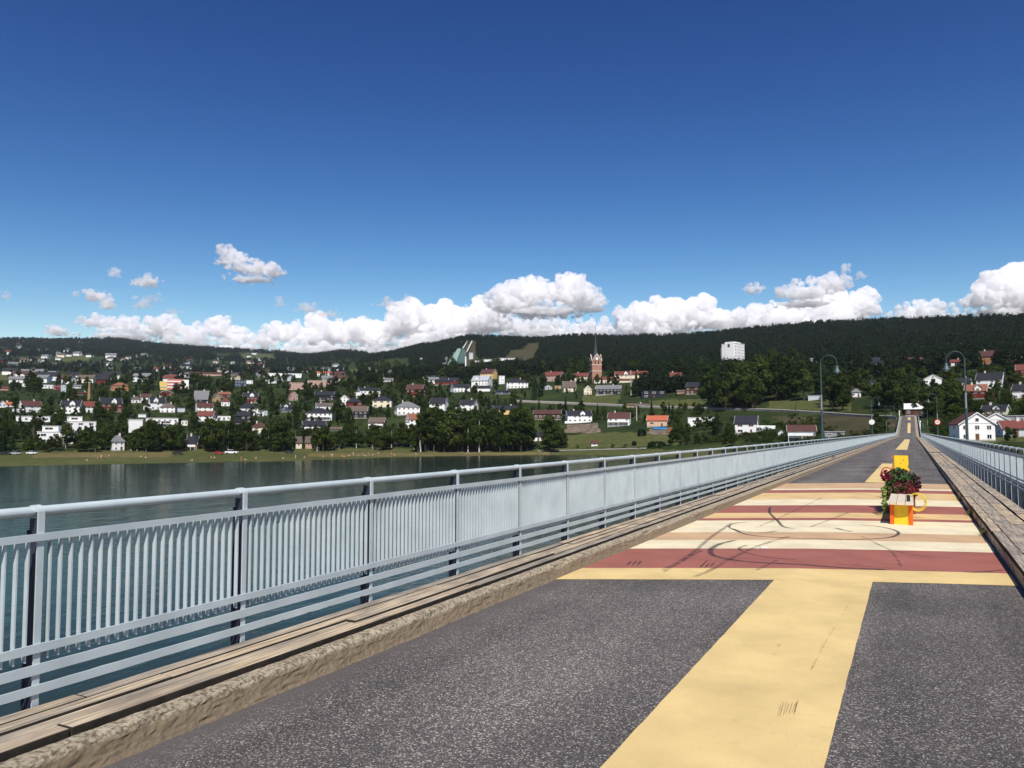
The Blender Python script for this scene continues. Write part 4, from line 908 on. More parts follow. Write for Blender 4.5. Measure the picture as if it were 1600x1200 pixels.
    if 'd' in opts and tp in 'E':                    # front gable dormer
        dw = min(3.4, W*0.3); z0 = hw-0.3; zt = H-0.3; dx = (-0.15 if int(x) % 2 else 0.12)*W
        dm = MB().box(dx-dw/2, dx+dw/2, -d/2-0.12, -0.3, z0-0.6, hw+(H-hw)*0.45); dm.prism([(dx-dw/2, hw+(H-hw)*0.45), (dx+dw/2, hw+(H-hw)*0.45), (dx, zt)], -d/2-0.12, -0.2)
        do = dm.build('dormer', M_trim if wc in 'WCYRMKNP' else wm, root)
        z1 = hw+(H-hw)*0.45; bb = MB()
        for q in ([(dx-dw/2-0.35, z1-0.3), (dx, zt+0.12), (dx, zt+0.32), (dx-dw/2-0.35, z1-0.1)], [(dx, zt+0.12), (dx+dw/2+0.35, z1-0.3), (dx+dw/2+0.35, z1-0.1), (dx, zt+0.32)]): bb.prism(q, -d/2-0.4, -0.1)
        bb.build('dormer_roof', rm, do); window(root, dx, -d/2-0.125, hw+0.35, min(1.3, dw*0.5), 1.1)
    if 'b' in opts:                                  # balcony across the front
        z = sh if st > 1 else hw*0.42; bo = MB().box(-W/2-0.1, W/2*0.92, -d/2-1.5, -d/2-0.001, z-0.2, z).build('balcony', M_trim, root)
        MB().box(-W/2-0.1, W/2*0.92, -d/2-1.56, -d/2-1.48, z+0.02, z+0.95).build('parapet', M_trim, bo)
        for px_ in (-W/2+0.1, 0, W/2*0.86): MB().box(px_-0.08, px_+0.08, -d/2-1.45, -d/2-1.3, base, z-0.21).build('post', M_trim, bo)
    if 't' in opts:                                  # white terrace wall at the foot
        MB().box(-W/2-2.4, W/2*0.85, -d/2-3.4, -d/2-3.15, -3.0, 0.85).build('terrace_wall', M_trim, root)
    if 'w' in opts:                                  # low wing / garage on the right
        MB().box(W/2+0.01, W/2+W*0.32, -d/2+0.6, d/2-1, base, hw*0.55).build('garage', wm, root); MB().box(W/2+0.02, W/2+W*0.34, -d/2+0.3, d/2-0.8, hw*0.55+0.005, hw*0.55+0.2).build('garage_roof', rm, root)
    if 'v' in opts:                                  # low wing on the left
        MB().box(-W/2-W*0.34, -W/2-0.01, -d/2+0.8, d/2-0.6, base, hw*0.6).build('wing', wm, root); MB().box(-W/2-W*0.36, -W/2-0.02, -d/2+0.5, d/2-0.4, hw*0.6+0.005, hw*0.6+0.22).build('wing_roof', rm, root)
    if 'u' in opts:                                  # set-back upper floor of a modern villa
        MB().box(-W*0.38, W*0.05, -d/2+1.2, d/2-0.5, H+0.001, H+2.6).build('penthouse', wm, root); MB().box(-W*0.40, W*0.07, -d/2+1.0, d/2-0.3, H+2.605, H+2.8).build('penthouse_roof', rm, root); window(root, -W*0.2, -d/2+1.195, H+1.4, W*0.22, 1.3)
    if 'a' in opts:                                  # deep shaded recess with panorama glass
        window(root, W*0.12, -d/2-0.01, H*0.55, W*0.3, H*0.28); MB().box(-W*0.05, W*0.3, -d/2-1.2, -d/2-0.08, H*0.36, H*0.39).build('canopy', M_trim, root)
    return root
HT = [
 (3,637,10,12,'G','W','r',10,'','white house with red roof cut by the left picture edge'),
 (14,636,15,8,'E','W','o',-8,'','low white house with orange-red roof near the left edge'),
 (47,645,31,19,'E','W','m',16,'v','white house with dull red roof and blue-grey gable, far left'),
 (112,646,31,21,'E','W','k',-14,'dt','white house with black roof and small front gable above the flat villas'),
 (138,645,17,18,'E','W','r',8,'','white house with dark red roof beside the brick chimney'),
 (172,644,33,23,'E','R','k',10,'d','crimson house with black roof and white dormers'),
 (53,659,48,9,'F','W','w',-4,'','long low flat white villa at the left'),
 (124,673,46,15,'F','W','w',6,'pu','stepped white modern villa with balcony bands, upper of two'),
 (90,693,56,19,'F','W','w',-8,'pu','large white cubic villa just above the shore trees, far left'),
 (183,705,20,25,'H','W','g',20,'c','narrow white house with grey hipped roof among the shore trees'),
 (74,607,19,6,'F','W','w',0,'','white flat-roofed block beside the brick block, far left'),
 (90,610,11,9,'F','M','m',0,'','dark brick block left of the factory chimney'),
 (99,613,7,12,'F','L','l',0,'','slim pale tower block left of the factory chimney'),
 (36,604,7,6,'G','W','g',0,'','tiny white gabled house high at the far left'),
 (187,611,26,14,'H','O','t',8,'','orange-brown apartment house with rust roof right of the chimney'),
 (119,607,13,6,'E','W','g',0,'','small white house just left of the chimney top'),
 (153,598,24,4,'F','L','l',0,'','long pale low block right of the chimney top'),
 (129,617,16,5,'E','B','m',0,'i','low brown building at the chimney foot'),
 (6,610,12,6,'E','P','r',0,'','small pinkish house at the left edge above the trees'),
 (318,588,55,7,'E','P','m',0,'','long pink-brick institution above the town'),
 (212,630,16,11,'H','W','b',12,'','white house with brown hipped roof above the modern villas'),
 (228,627,15,12,'E','W','m',-10,'','white house with maroon roof left of the white dormered house'),
 (245,641,25,21,'E','W','k',12,'dv','tall white house with dark roof and dormer, many windows'),
 (263,645,24,15,'H','W','b',-10,'','white cube house with brown hipped roof above the long villa'),
 (283,644,11,7,'F','L','g',0,'i','grey garage right of the white cube house'),
 (211,676,21,21,'F','W','w',6,'i','blank white square villa above the shore trees'),
 (254,668,48,15,'F','W','w',-3,'a','long white modern villa with dark recessed window'),
 (222,652,11,5,'F','W','w',0,'i','tiny white flat shed behind the square villa'),
 (258,620,20,11,'G','R','m',14,'','red gabled house with white verge boards'),
 (315,634,23,24,'E','K','g',-12,'S','black house with steep dark roof and grey gable behind'),
 (338,628,12,14,'G','T','b',25,'','ochre gabled house right of the black house'),
 (319,645,26,16,'E','W','m',10,'','white house with maroon roof in front of the black house'),
 (323,659,26,17,'E','W','r',-14,'w','white house with red-brown roof and carport'),
 (352,635,13,13,'H','W','r',0,'','small square house with red roof and white lower floor'),
 (350,621,19,9,'E','M','t',12,'','rust-roofed house behind the small square house'),
 (302,702,20,22,'E','T','k',-24,'bS','timber house with dark roof and balcony at the shore lawn'),
 (288,665,9,9,'F','W','g',0,'','white garage at the right of the long villa'),
 (350,657,19,8,'F','W','b',0,'','low white bungalow left of the black hipped house'),
 (392,630,24,17,'E','R','k',-8,'d','dark red house with black roof and white window bays'),
 (387,650,31,21,'H','W','k',8,'w','big white house with dark hipped roof, middle of the left slope'),
 (381,663,27,22,'H','K','k',-6,'','black house with pyramid roof over an ochre base'),
 (410,649,15,8,'F','L','g',0,'','grey-white low house right of the big white house'),
 (406,678,26,18,'H','C','m',6,'p','cream villa with maroon hipped roof above the shore trees'),
 (458,626,14,14,'G','P','t',20,'','house with bright terracotta roof among tall trees'),
 (449,644,21,13,'E','N','k',6,'d','dark blue house with black roof and one white dormer'),
 (508,626,32,15,'E','K','k',-8,'c','wide black house with two pale chimneys'),
 (506,641,27,12,'E','W','b',10,'w','white house with grey annexe above the hipped white house'),
 (499,658,44,21,'H','W','k',-6,'b','large white house with dark hipped roof and terraces'),
 (490,675,38,18,'E','K','k',10,'b','black two-storey house with white window frames and awning'),
 (540,634,18,17,'G','W','b',-20,'','white gabled house beside the crimson hipped house'),
 (553,639,25,18,'H','R','k',10,'','crimson house with dark hipped roof and white windows'),
 (561,654,29,20,'E','K','b',-6,'','dark timber house below the crimson one'),
 (524,673,17,6,'E','B','b',0,'iS','low hut with brown turf roof on the slope'),
 (576,617,36,12,'E','W','k',12,'v','white house with dark roof and twin gables above the hedge'),
 (598,637,33,19,'H','C','k',-8,'p','cream house with black hipped roof'),
 (636,649,40,22,'H','W','g',10,'w','white house with grey pyramid roof and side wing'),
 (650,620,30,20,'E','R','m',-16,'c','dark red farmhouse with maroon roof and white chimney'),
 (590,670,27,18,'E','M','b',-12,'b','maroon two-storey house with grey-brown roof'),
 (655,668,44,22,'E','W','t',14,'v','white house with red-brown roof half hidden by the grove'),
 (686,643,30,22,'E','W','k',-20,'p','white house with black roof and broad dark veranda'),
 (695,602,31,10,'E','M','k',0,'i','long dark house below the ski jump'),
 (719,613,31,14,'E','W','k',16,'','low white house with dark roof left of the pale-roofed house'),
 (753,606,33,20,'E','W','l',-22,'d','big white house with pale grey roof'),
 (764,593,28,17,'E','Y','m',-30,'','yellow house with tall gable and brown roof'),
 (757,612,22,10,'E','W','k',-10,'i','small white outhouse with dark roof below the pale-roofed house'),
 (784,600,9,13,'F','W','w',0,'','narrow white block right of the yellow gable'),
 (807,607,37,16,'H','W','k',8,'d','white house with big black mansard roof'),
 (787,616,26,7,'E','N','k',0,'','low navy bungalow in the shrubbery'),
 (733,642,29,18,'E','W','k',-24,'vp','white house with navy roof right of the grove top'),
 (791,649,45,16,'E','Y','k',8,'c','long yellow house with black roof in two steps'),
 (856,656,44,16,'E','B','m',-4,'','dark brown house with maroon roof and white windows'),
 (840,690,22,15,'E','W','k',10,'','white house half hidden by the lakeside trees'),
 (866,596,32,16,'E','P','r',-18,'','pinkish house with red roof left of the church'),
 (872,608,10,6,'F','T','b',0,'i','tan shed left of the grey-roofed house'),
 (856,609,13,7,'G','L','l',14,'','pale house with light roof above the railway'),
 (889,613,22,18,'E','C','b',12,'S','house with large grey-brown roof below the church'),
 (908,596,26,14,'E','C','r',-10,'','red-roofed house just left of the church tower'),
 (945,599,38,11,'E','C','r',6,'','long cream building with red roof before the church'),
 (987,594,55,15,'E','C','r',-6,'dc','long yellow-cream house with red roof and white dormers'),
 (979,598,26,7,'E','C','r',0,'i','low red-roofed annexe below the long cream house'),
 (918,617,13,15,'G','C','g',6,'','small cream gabled house left of the black longhouse'),
 (951,617,41,16,'E','K','g',-4,'','black longhouse with dark grey roof above the lawn'),
 (1021,622,38,12,'F','K','k',4,'p','black flat-roofed house with row of big windows'),
 (995,636,33,6,'E','Y','b',0,'iS','low yellow shed with brown roof beside the railway'),
 (904,660,42,19,'E','W','k',8,'dt','white house with navy roof above the stone slope'),
 (968,666,36,22,'E','W','m',-6,'b','white house with maroon roof and white balcony above the lawn'),
 (1028,667,34,18,'E','S','o',-8,'p','peach house with bright orange roof'),
 (929,697,10,9,'E','W','m',0,'','tiny white boathouse on the lawn'),
 (1056,598,27,17,'E','B','r',6,'d','dark house with red roof above the hillside road'),
 (1091,616,38,20,'E','B','k',-14,'','dark brown house with eight white windows'),
 (1064,615,12,6,'E','P','b',0,'i','small shed left of the dark brown house'),
 (1095,664,41,12,'F','W','w',2,'p','white flat-roofed villa with a row of dark windows'),
 (1167,678,36,29,'E','W','k',-8,'p','tall white house with black roof and dark lower veranda'),
 (1252,686,43,22,'E','W','m',4,'bp','white house with maroon roof and long white balcony near the bridge'),
 (1221,681,10,10,'G','W','b',0,'','small white gabled shed left of the balcony house'),
 (1304,682,29,8,'F','G','l',0,'p','grey pavilion with flat roof behind the left railing'),
 (1274,577,18,12,'G','W','k',16,'w','white gabled house with dark roof above the big grove'),
 (1270,566,12,7,'E','W','g',0,'','white house peeping above the gabled house on the wooded hill'),
 (1290,569,11,8,'F','C','b',0,'','cream cube house right of the white gabled house'),
 (1298,622,66,5,'F','L','l',0,'i','long pale wall-like building behind the trees'),
 (1338,621,13,14,'H','W','g',0,'','small white pavilion house between tall trees'),
 (1335,556,26,6,'F','G','l',0,'','long grey block on the wooded hill'),
 (1373,583,31,11,'E','O','m',-6,'','orange building with dark red roof'),
 (1372,573,27,10,'E','G','k',0,'','dark-roofed building just behind the orange one'),
 (1349,578,12,11,'E','L','g',0,'','grey house left of the orange building'),
 (1334,575,15,9,'G','W','g',10,'','white house with round gable left of the orange building'),
 (1366,604,26,11,'E','W','k',8,'','dark-roofed white house above the bridge end trees'),
 (1412,570,16,12,'E','B','t',0,'','brown house left of the maroon barn'),
 (1435,575,30,18,'E','M','m',6,'in','broad maroon barn roof on the right slope'),
 (1465,573,13,13,'E','W','k',-10,'','white house with black roof beside the maroon barn'),
 (1493,572,22,11,'E','W','r',0,'','red-roofed house behind the nearest right lamp'),
 (1544,569,24,22,'E','O','m',-14,'','brick-orange house with brown roof high on the right'),
 (1572,566,18,7,'E','L','g',0,'','grey low house beside the orange gable'),
 (1590,566,16,11,'G','O','b',0,'','orange gabled house at the right edge'),
 (1598,589,17,20,'E','R','r',0,'','red barn cut by the right picture edge'),
 (1548,608,39,27,'E','W','k',-10,'','wide white house with black roof on the right slope'),
 (1505,605,21,15,'E','W','k',8,'','small white house with black roof behind the right lamp'),
 (1526,624,32,24,'E','R','t',-8,'dw','red house with orange-brown roof and white-framed gable'),
 (1602,623,34,24,'E','W','k',-12,'','white house with black roof at the right edge'),
 (1457,602,26,17,'G','W','m',4,'','white gabled bungalow with maroon roof above the bridge end'),
 (1519,690,63,46,'G','W','m',22,'','largest white gabled house beside the right railing'),
 (1554,673,40,28,'G','W','b',10,'','white gabled house with brown roof and red door behind the largest one'),
 (1583,683,46,26,'E','L','r',20,'','grey-blue house with red roof by the right railing'),
 (1556,651,38,19,'E','C','k',-14,'d','cream house with black roof above the white gabled pair'),
 (1587,660,26,11,'F','G','l',0,'','grey flat-roofed garage right of the cream house'),
 (1493,541,28,6,'F','L','l',0,'','long pale building near the wooded ridge'),
 (1431,650,30,20,'E','B','w',0,'','dark brown house with white roof closing the bridge road'),
 (463,609,22,12,'F','P','m',0,'','pinkish brick apartment block in the far town'),
 (502,605,42,11,'F','P','g',0,'','row of pinkish apartment blocks in the far town'),
 (512,587,32,7,'E','W','o',0,'','white school-like building with orange roofs in the far town'),
 (444,590,54,7,'F','W','l',0,'','long white hall with flat grey roof in the far town'),
 (376,604,17,10,'F','N','k',0,'','dark glass office block in the far town'),
 (389,600,11,6,'F','W','w',0,'','white block beside the dark glass office'),
 (466,701,10,19,'E','C','b',10,'','beige house behind the shore trees, left of a pair'),
 (483,701,11,19,'E','P','b',-10,'','pinkish house behind the shore trees, right of a pair'),
 (604,597,20,7,'E','L','g',0,'','grey house in the trees below the green field')]
for r_ in HT: house(*r_)
# shop building with yellow, white and red bands
def shop():
    P, D = hit(272, 609); s = pxpm(P); c = np.array([-P[0], -P[1]]); c /= np.linalg.norm(c); rz = math.atan2(c[0], -c[1]); HOUSES.append((272, 609, 44, 18))
    r = empty('shop_building', tuple(P), rz); tag(r, 'shop building with yellow, red and white painted blocks in the town', 'building'); W, H = 42/s, 17/s
    MB().box(-W/2, -W/2+W*0.26, 0, 12, -3, H*0.75).build('yellow_block', wmat('Y'), r); MB().box(-W/2+W*0.261, W*0.30, 0.5, 14, -3, H).build('red_block', mat('shop_red', (0.55, 0.16, 0.14), 0.7, 0.2, var=0.1), r)
    MB().box(W*0.301, W/2, 1.0, 14, -3, H*0.95).build('white_block', wmat('W'), r)
    for i in range(3): MB().box(-W/2+W*0.262, W*0.299, 0.40, 0.499, H*(0.18+0.27*i), H*(0.29+0.27*i)).build('white_band', M_trim, r)
    for i in range(4): window(r, -W/2+W*0.05+i*W*0.055, -0.01, H*0.2, 1.2, 1.4)
shop()
# large white hotel block on the wooded hill
def hotel():
    P, D = hit(1146, 577); s = pxpm(P); c = np.array([-P[0], -P[1]]); c /= np.linalg.norm(c); rz = math.atan2(c[0], -c[1])-R(28); HOUSES.append((1146, 570, 42, 36))
    r = empty('hotel_block', tuple(P), rz); tag(r, 'tall white hotel block rising above the wooded hill', 'building'); H = 42/s; W = 26/s; d = 24/s
    MB().box(-W/2, W/2, -d/2, d/2, -6, H*0.92).build('wall', wmat('W'), r); MB().box(-W/2+W*0.22, W*0.32, -d/2-0.6, d/2-2, -6, H).build('lift_tower', wmat('W'), r)
    MB().box(-W/2-W*0.12, -W/2-0.01, -d/2+2, d/2-3, -6, H*0.82).build('stair_wing', wmat('W'), r); MB().box(-W/2-0.3, W/2+0.3, -d/2-0.3, d/2+0.3, H*0.921, H*0.94).build('roof', rmat('w'), r)
    window(r, -W*0.02, -d/2-0.61, H*0.86, 3.0, 4.0)
    for q in range(7):
        for j in range(5): window(r, W/2+0.005, -d/2+(j+0.7)*d/5.2, H*0.12+q*H*0.115, 1.4, 1.3, math.pi/2)
        window(r, W*0.41, -d/2-0.005, H*0.12+q*H*0.115, 1.2, 1.3)
    P2, _ = hit(1118, 562); r2 = MB().box(-8, 8, 0, 8, -3, 4).build('low_building', wmat('W'), None, tuple(P2), rz); tag(r2, 'low white building left of the hotel block', 'building')
hotel()
# church with square brick tower, four gables and slim spire
def church():
    P, D = hit(931, 597); s = pxpm(P); c = np.array([-P[0], -P[1]]); c /= np.linalg.norm(c); rz = math.atan2(c[0], -c[1])+R(14); HOUSES.append((931, 590, 20, 50))
    r = empty('church', tuple(P), rz); tag(r, 'red brick church tower with four pale gables and slender dark spire', 'church')
    br_ = mat('church_brick', (0.37, 0.19, 0.13), 0.85, 0.15, var=0.2, vscale=0.7, bump=0.3, bscale=3); W = 15.0/s; z1 = 26/s; z2 = 33/s; z3 = 43/s; z4 = 86/s
    tw = MB().box(-W/2, W/2, -W/2, W/2, -5, z2).build('tower', br_, r)
    for zz, o in ((z1*0.62, 0.25), (z1, 0.3)): MB().box(-W/2-o, W/2+o, -W/2-o, W/2+o, zz, zz+0.6).build('string_course', M_chim, tw)
    for k in range(4):
        a = k*math.pi/2; g = MB().prism([(-W/2+0.1, z2+0.01), (W/2-0.1, z2+0.01), (0, z3)], -W/2-0.25, -W/2+0.8).build('gable', br_, r); g.rotation_euler = (0, 0, a)
        t = 0.7; e = MB()
        for q in ([(-W/2-0.4, z2-0.2), (0, z3+0.6), (0, z3-0.2), (-W/2+0.0, z2-0.2)], [(0, z3+0.6), (W/2+0.4, z2-0.2), (W/2-0.0, z2-0.2), (0, z3-0.2)]): e.prism(q, -W/2-0.5, -W/2-0.26)
        e = e.build('gable_coping', M_trim, r); e.rotation_euler = (0, 0, a)
        for sx in (-1, 1):
            q = MB().prism([(sx*W*0.17-0.6, z1+1.0), (sx*W*0.17+0.6, z1+1.0), (sx*W*0.17+0.6, z2-1.2), (sx*W*0.17, z2-0.3), (sx*W*0.17-0.6, z2-1.2)], -W/2-0.06, -W/2+0.05).build('belfry_opening', M_glass, r); q.rotation_euler = (0, 0, a)
        ck = disc(1.25, -W/2-0.34, -W/2-0.255, 20).build('clock_face', M_trim, r); ck.location = (0, 0, 0); ck.rotation_euler = (0, 0, a)
        for v_ in ck.data.vertices: v_.co.z += z2+(z3-z2)*0.30
        f = MB().lathe([(0.0, 7/s), (0.22, 6.5/s), (0.7, 0.6), (0.75, 0)], 6, ((W/2-0.6)*(1 if k in (0, 1) else -1), (W/2-0.6)*(1 if k in (1, 2) else -1), z2+0.3)).build('pinnacle', rmat('k'), r)
    sp = MB().lathe([(W*0.42, z2+1.5), (W*0.27, z3-1.0), (W*0.115, z3+(z4-z3)*0.30), (W*0.04, z3+(z4-z3)*0.72), (0.05, z4-3)], 8, smooth=False).build('spire', mat('spire_slate', (0.045, 0.050, 0.055), 0.6, 0.3, var=0.2, vscale=1), r)
    MB().tube([(0, 0, z4-4), (0, 0, z4+2.0)], 0.12, 6).box(-0.9, 0.9, -0.1, 0.1, z4+0.3, z4+0.55).build('cross', M_glass, sp)
    n = MB().box(-W*0.45, W*0.45, W/2+0.05, W*2.6, -5, 9/s).prism([(-W*0.45, 9/s), (W*0.45, 9/s), (0, 18/s)], W/2+0.05, W*2.6).build('nave', br_, r); b = MB()
    for q in ([(-W*0.52, 8/s), (0, 18.6/s), (0, 19.4/s), (-W*0.52, 8.8/s)], [(0, 18.6/s), (W*0.52, 8/s), (W*0.52, 8.8/s), (0, 19.4/s)]): b.prism(q, W/2+0.04, W*2.65)
    b.build('nave_roof', rmat('m'), n)
    bt = MB().prism([(W/2+0.02, -4), (W/2+4.2, -4), (W/2+0.02, 12/s)], -W*0.3, W*0.3).build('buttress', br_, r)
church()
# free-standing chimney of the old factory, flagpoles, tower on the hill
P, D = hit(139, 627); s = pxpm(P); o = MB().tube([(0, 0, -3), (0, 0, 29/s)], [2.6/s, 1.5/s], 14).build('factory_chimney', mat('yellow_brick', (0.33, 0.20, 0.095), 0.85, 0.15, var=0.25, vscale=0.6), None, tuple(P)); tag(o, 'tall tapering yellow-brown brick chimney', 'chimney')
MB().tube([(0, 0, 29.02/s), (0, 0, 30/s)], [1.9/s, 1.9/s], 14).build('cap', M_chim, o)
for x, y, h, t in ((986, 618, 39, 'tall white flagpole before the long cream house'), (995, 657, 20, 'white flagpole beside the maroon-roofed balcony house'), (1403, 585, 12, 'white pole in the trees left of the bridge end')):
    P, D = hit(x, y); s = pxpm(P); r = empty('flagpole', tuple(P)); tag(r, t, 'flagpole'); MB().tube([(0, 0, -1), (0, 0, h/s)], [0.22, 0.14], 8).build('pole', M_trim, r); MB().lathe([(0, 0.4), (0.3, 0.15), (0.3, -0.1), (0, -0.3)], 8, (0, 0, h/s)).build('knob', M_trim, r)
P, D = hit(658, 577); s = pxpm(P); o = MB().tube([(0, 0, -4), (0, 0, 17/s)], [2.0/s, 2.0/s], 14).build('round_tower', mat('tower_concrete', (0.50, 0.50, 0.48), 0.8, 0.2, var=0.15, vscale=0.3), None, tuple(P)); tag(o, 'pale round tower left of the ski jump', 'tower')
MB().lathe([(2.3/s, 17.02/s), (2.3/s, 17.8/s), (0, 18.2/s)], 14).build('cap', M_found, o)
# catenary masts of the railway
for k, x in enumerate((1011, 1062, 1118, 1180, 1243, 1310)):
    y = float(np.interp(x, [806, 1010, 1150, 1220, 1290, 1345], [628.5, 637.5, 641, 643.5, 648, 652])); P, D = hit(x, y-0.6); h = 12/pxpm(P); r = empty('railway_mast', (P[0], P[1], P[2]+0.6)); tag(r, 'thin dark railway mast on the grey embankment, '+('first', 'second', 'third', 'fourth', 'fifth', 'sixth')[k]+' from the left', 'mast', 'railway masts')
    MB().tube([(0, 0, -1.5), (0, 0, h)], [0.16, 0.12], 6).build('pole', M_glass, r); MB().box(-0.05, 1.8, -0.05, 0.05, h-0.9, h-0.8).build('arm', M_glass, r)
# ------------------------------------------------------------------ ski jump on the wooded hill
def slab(name, c, n, m, material, lift, thick, parent, bow=0.0):
    P = [np.array(q) for q in patch_pts(c, n, m, lift)]
    for i in range(n+1):
        for j in range(m+1): P[i*(m+1)+j][2] += bow*math.sin(math.pi*i/n)
    N_ = len(P); v = P+[p-np.array([0, 0, thick]) for p in P]
    f = [(i*(m+1)+j, i*(m+1)+j+1, (i+1)*(m+1)+j+1, (i+1)*(m+1)+j)[::-1] for i in range(n) for j in range(m)]
    f += [tuple(N_+q for q in t[::-1]) for t in f]
    rim = [i*(m+1) for i in range(n+1)]+[n*(m+1)+j for j in range(1, m+1)]+[i*(m+1)+m for i in range(n-1, -1, -1)]+[j for j in range(m-1, 0, -1)]
    f += [(rim[k], rim[(k+1) % len(rim)], N_+rim[(k+1) % len(rim)], N_+rim[k]) for k in range(len(rim))]
    b = MB(); b.add(v, f); return b.build(name, material, parent)
sj = empty('ski_jump', tuple(hit(720, 573)[0])); tag(sj, 'pair of ski jumps with pale green landing slope on the wooded hill', 'ski jump')
sj_inv = np.array(sj.location)
def sjp(o): o.location = tuple(-sj_inv); return o
M_mat1 = mat('landing_plastic', (0.25, 0.37, 0.32), 0.7, 0.2, var=0.15, vscale=0.05); M_mat2 = mat('landing_plastic_dark', (0.07, 0.115, 0.09), 0.8, 0.2, var=0.25, vscale=0.05); M_track = mat('inrun_track', (0.48, 0.48, 0.46), 0.8, 0.2)
sjp(slab('landing_slope', [(699,573),(712,573),(720.5,549),(714,549)], 10, 3, M_mat1, 2.5, 3, sj, 2)); sjp(slab('landing_slope', [(713.5,573),(727,573),(729,556),(722,550)], 10, 3, M_mat2, 4, 3, sj, 1))
sjp(slab('inrun', [(722.5,547),(724.5,547),(733,533),(731.5,533)], 10, 1, M_track, 2.5, 2, sj)); sjp(slab('inrun', [(728,554),(731,552),(738.5,536),(736.5,536)], 8, 1, M_track, 2.5, 2, sj))
sjp(slab('spectator_stand', [(683,573),(697,573),(700,562),(693,562)], 5, 2, mat('stand_grey', (0.14, 0.13, 0.14), 0.9, 0.1, var=0.2), 3, 2, sj))
for x, y, w, h, c in ((736.5, 561, 6, 9, 'L'), (728, 573, 1.8, 15, 'W'), (731, 534, 2.0, 2.0, 'W'), (708.5, 554, 2.6, 2.5, 'W')):
    P, D = hit(x, y); s = pxpm(P); q = MB().box(-w/s/2, w/s/2, -4, 4, -3, h/s).box(-w/s/2-0.5, w/s/2+0.5, -4.5, 4.5, h/s+0.01, h/s+1).build('judge_tower' if h > 5 else 'start_house', wmat(c), sj, tuple(P-sj_inv), YAW-0.1)
for k, (x0, x1, y, t) in enumerate(((737, 752, 566.5, 'low white arena buildings right of the ski jump landing'), (756, 768, 564.5, 'white arena row between ski jump and small clearing'), (779, 807, 562.5, 'long white barrier at the foot of the small clearing'))):
    P, D = hit((x0+x1)/2, y); s = pxpm(P); o = MB().box(-(x1-x0)/2/s, (x1-x0)/2/s, -3, 3, -2, 2.4/s).box(-(x1-x0)/2/s-0.5, (x1-x0)/2/s+0.5, -3.5, 3.5, 2.4/s+0.01, 2.4/s+0.6).build('arena_building', wmat('W'), None, tuple(P), YAW-0.05); tag(o, t, 'building')

# ------------------------------------------------------------------ trees
def leaf_mat(name, dark, light, trans=0.22):
    m = bpy.data.materials.new(name); m.use_nodes = True; N, L = nodes(m); N.remove(N['Principled BSDF'])
    oi = N.new('ShaderNodeObjectInfo'); tc = N.new('ShaderNodeTexCoord'); nz = N.new('ShaderNodeTexNoise'); nz.inputs['Scale'].default_value = 1.1; nz.inputs['Detail'].default_value = 3; L.new(tc.outputs['Object'], nz.inputs['Vector'])
    ad = N.new('ShaderNodeMath'); ad.operation = 'MULTIPLY_ADD'; ad.inputs[1].default_value = 0.75; L.new(oi.outputs['Random'], ad.inputs[0])
    sb = N.new('ShaderNodeMath'); sb.operation = 'SUBTRACT'; sb.inputs[1].default_value = 0.37; L.new(nz.outputs['Fac'], sb.inputs[0]); L.new(sb.outputs[0], ad.inputs[2])
    cr = N.new('ShaderNodeValToRGB'); cr.color_ramp.elements[0].color = (*dark, 1); cr.color_ramp.elements[1].color = (*light, 1); L.new(ad.outputs[0], cr.inputs[0])
    d = N.new('ShaderNodeBsdfDiffuse'); t = N.new('ShaderNodeBsdfTranslucent'); mx = N.new('ShaderNodeMixShader'); mx.inputs[0].default_value = trans
    L.new(cr.outputs[0], d.inputs[0]); L.new(cr.outputs[0], t.inputs[0]); L.new(d.outputs[0], mx.inputs[1]); L.new(t.outputs[0], mx.inputs[2]); L.new(mx.outputs[0], N['Material Output'].inputs['Surface']); return m
M_leaf = leaf_mat('broadleaf_foliage', (0.015, 0.028, 0.008), (0.066, 0.090, 0.021)); M_need = leaf_mat('spruce_needles', (0.007, 0.014, 0.008), (0.020, 0.034, 0.014), 0.1)
M_fleaf = leaf_mat('far_foliage', (0.008, 0.014, 0.007), (0.024, 0.035, 0.013), 0.15)
M_fneed = leaf_mat('far_needles', (0.006, 0.011, 0.007), (0.015, 0.024, 0.012), 0.08)
M_bark = mat('bark', (0.075, 0.055, 0.04), 0.9, 0.1, var=0.4, vscale=2); M_birch = mat('birch_bark', (0.48, 0.46, 0.42), 0.8, 0.2, var=0.4, vscale=1.5)
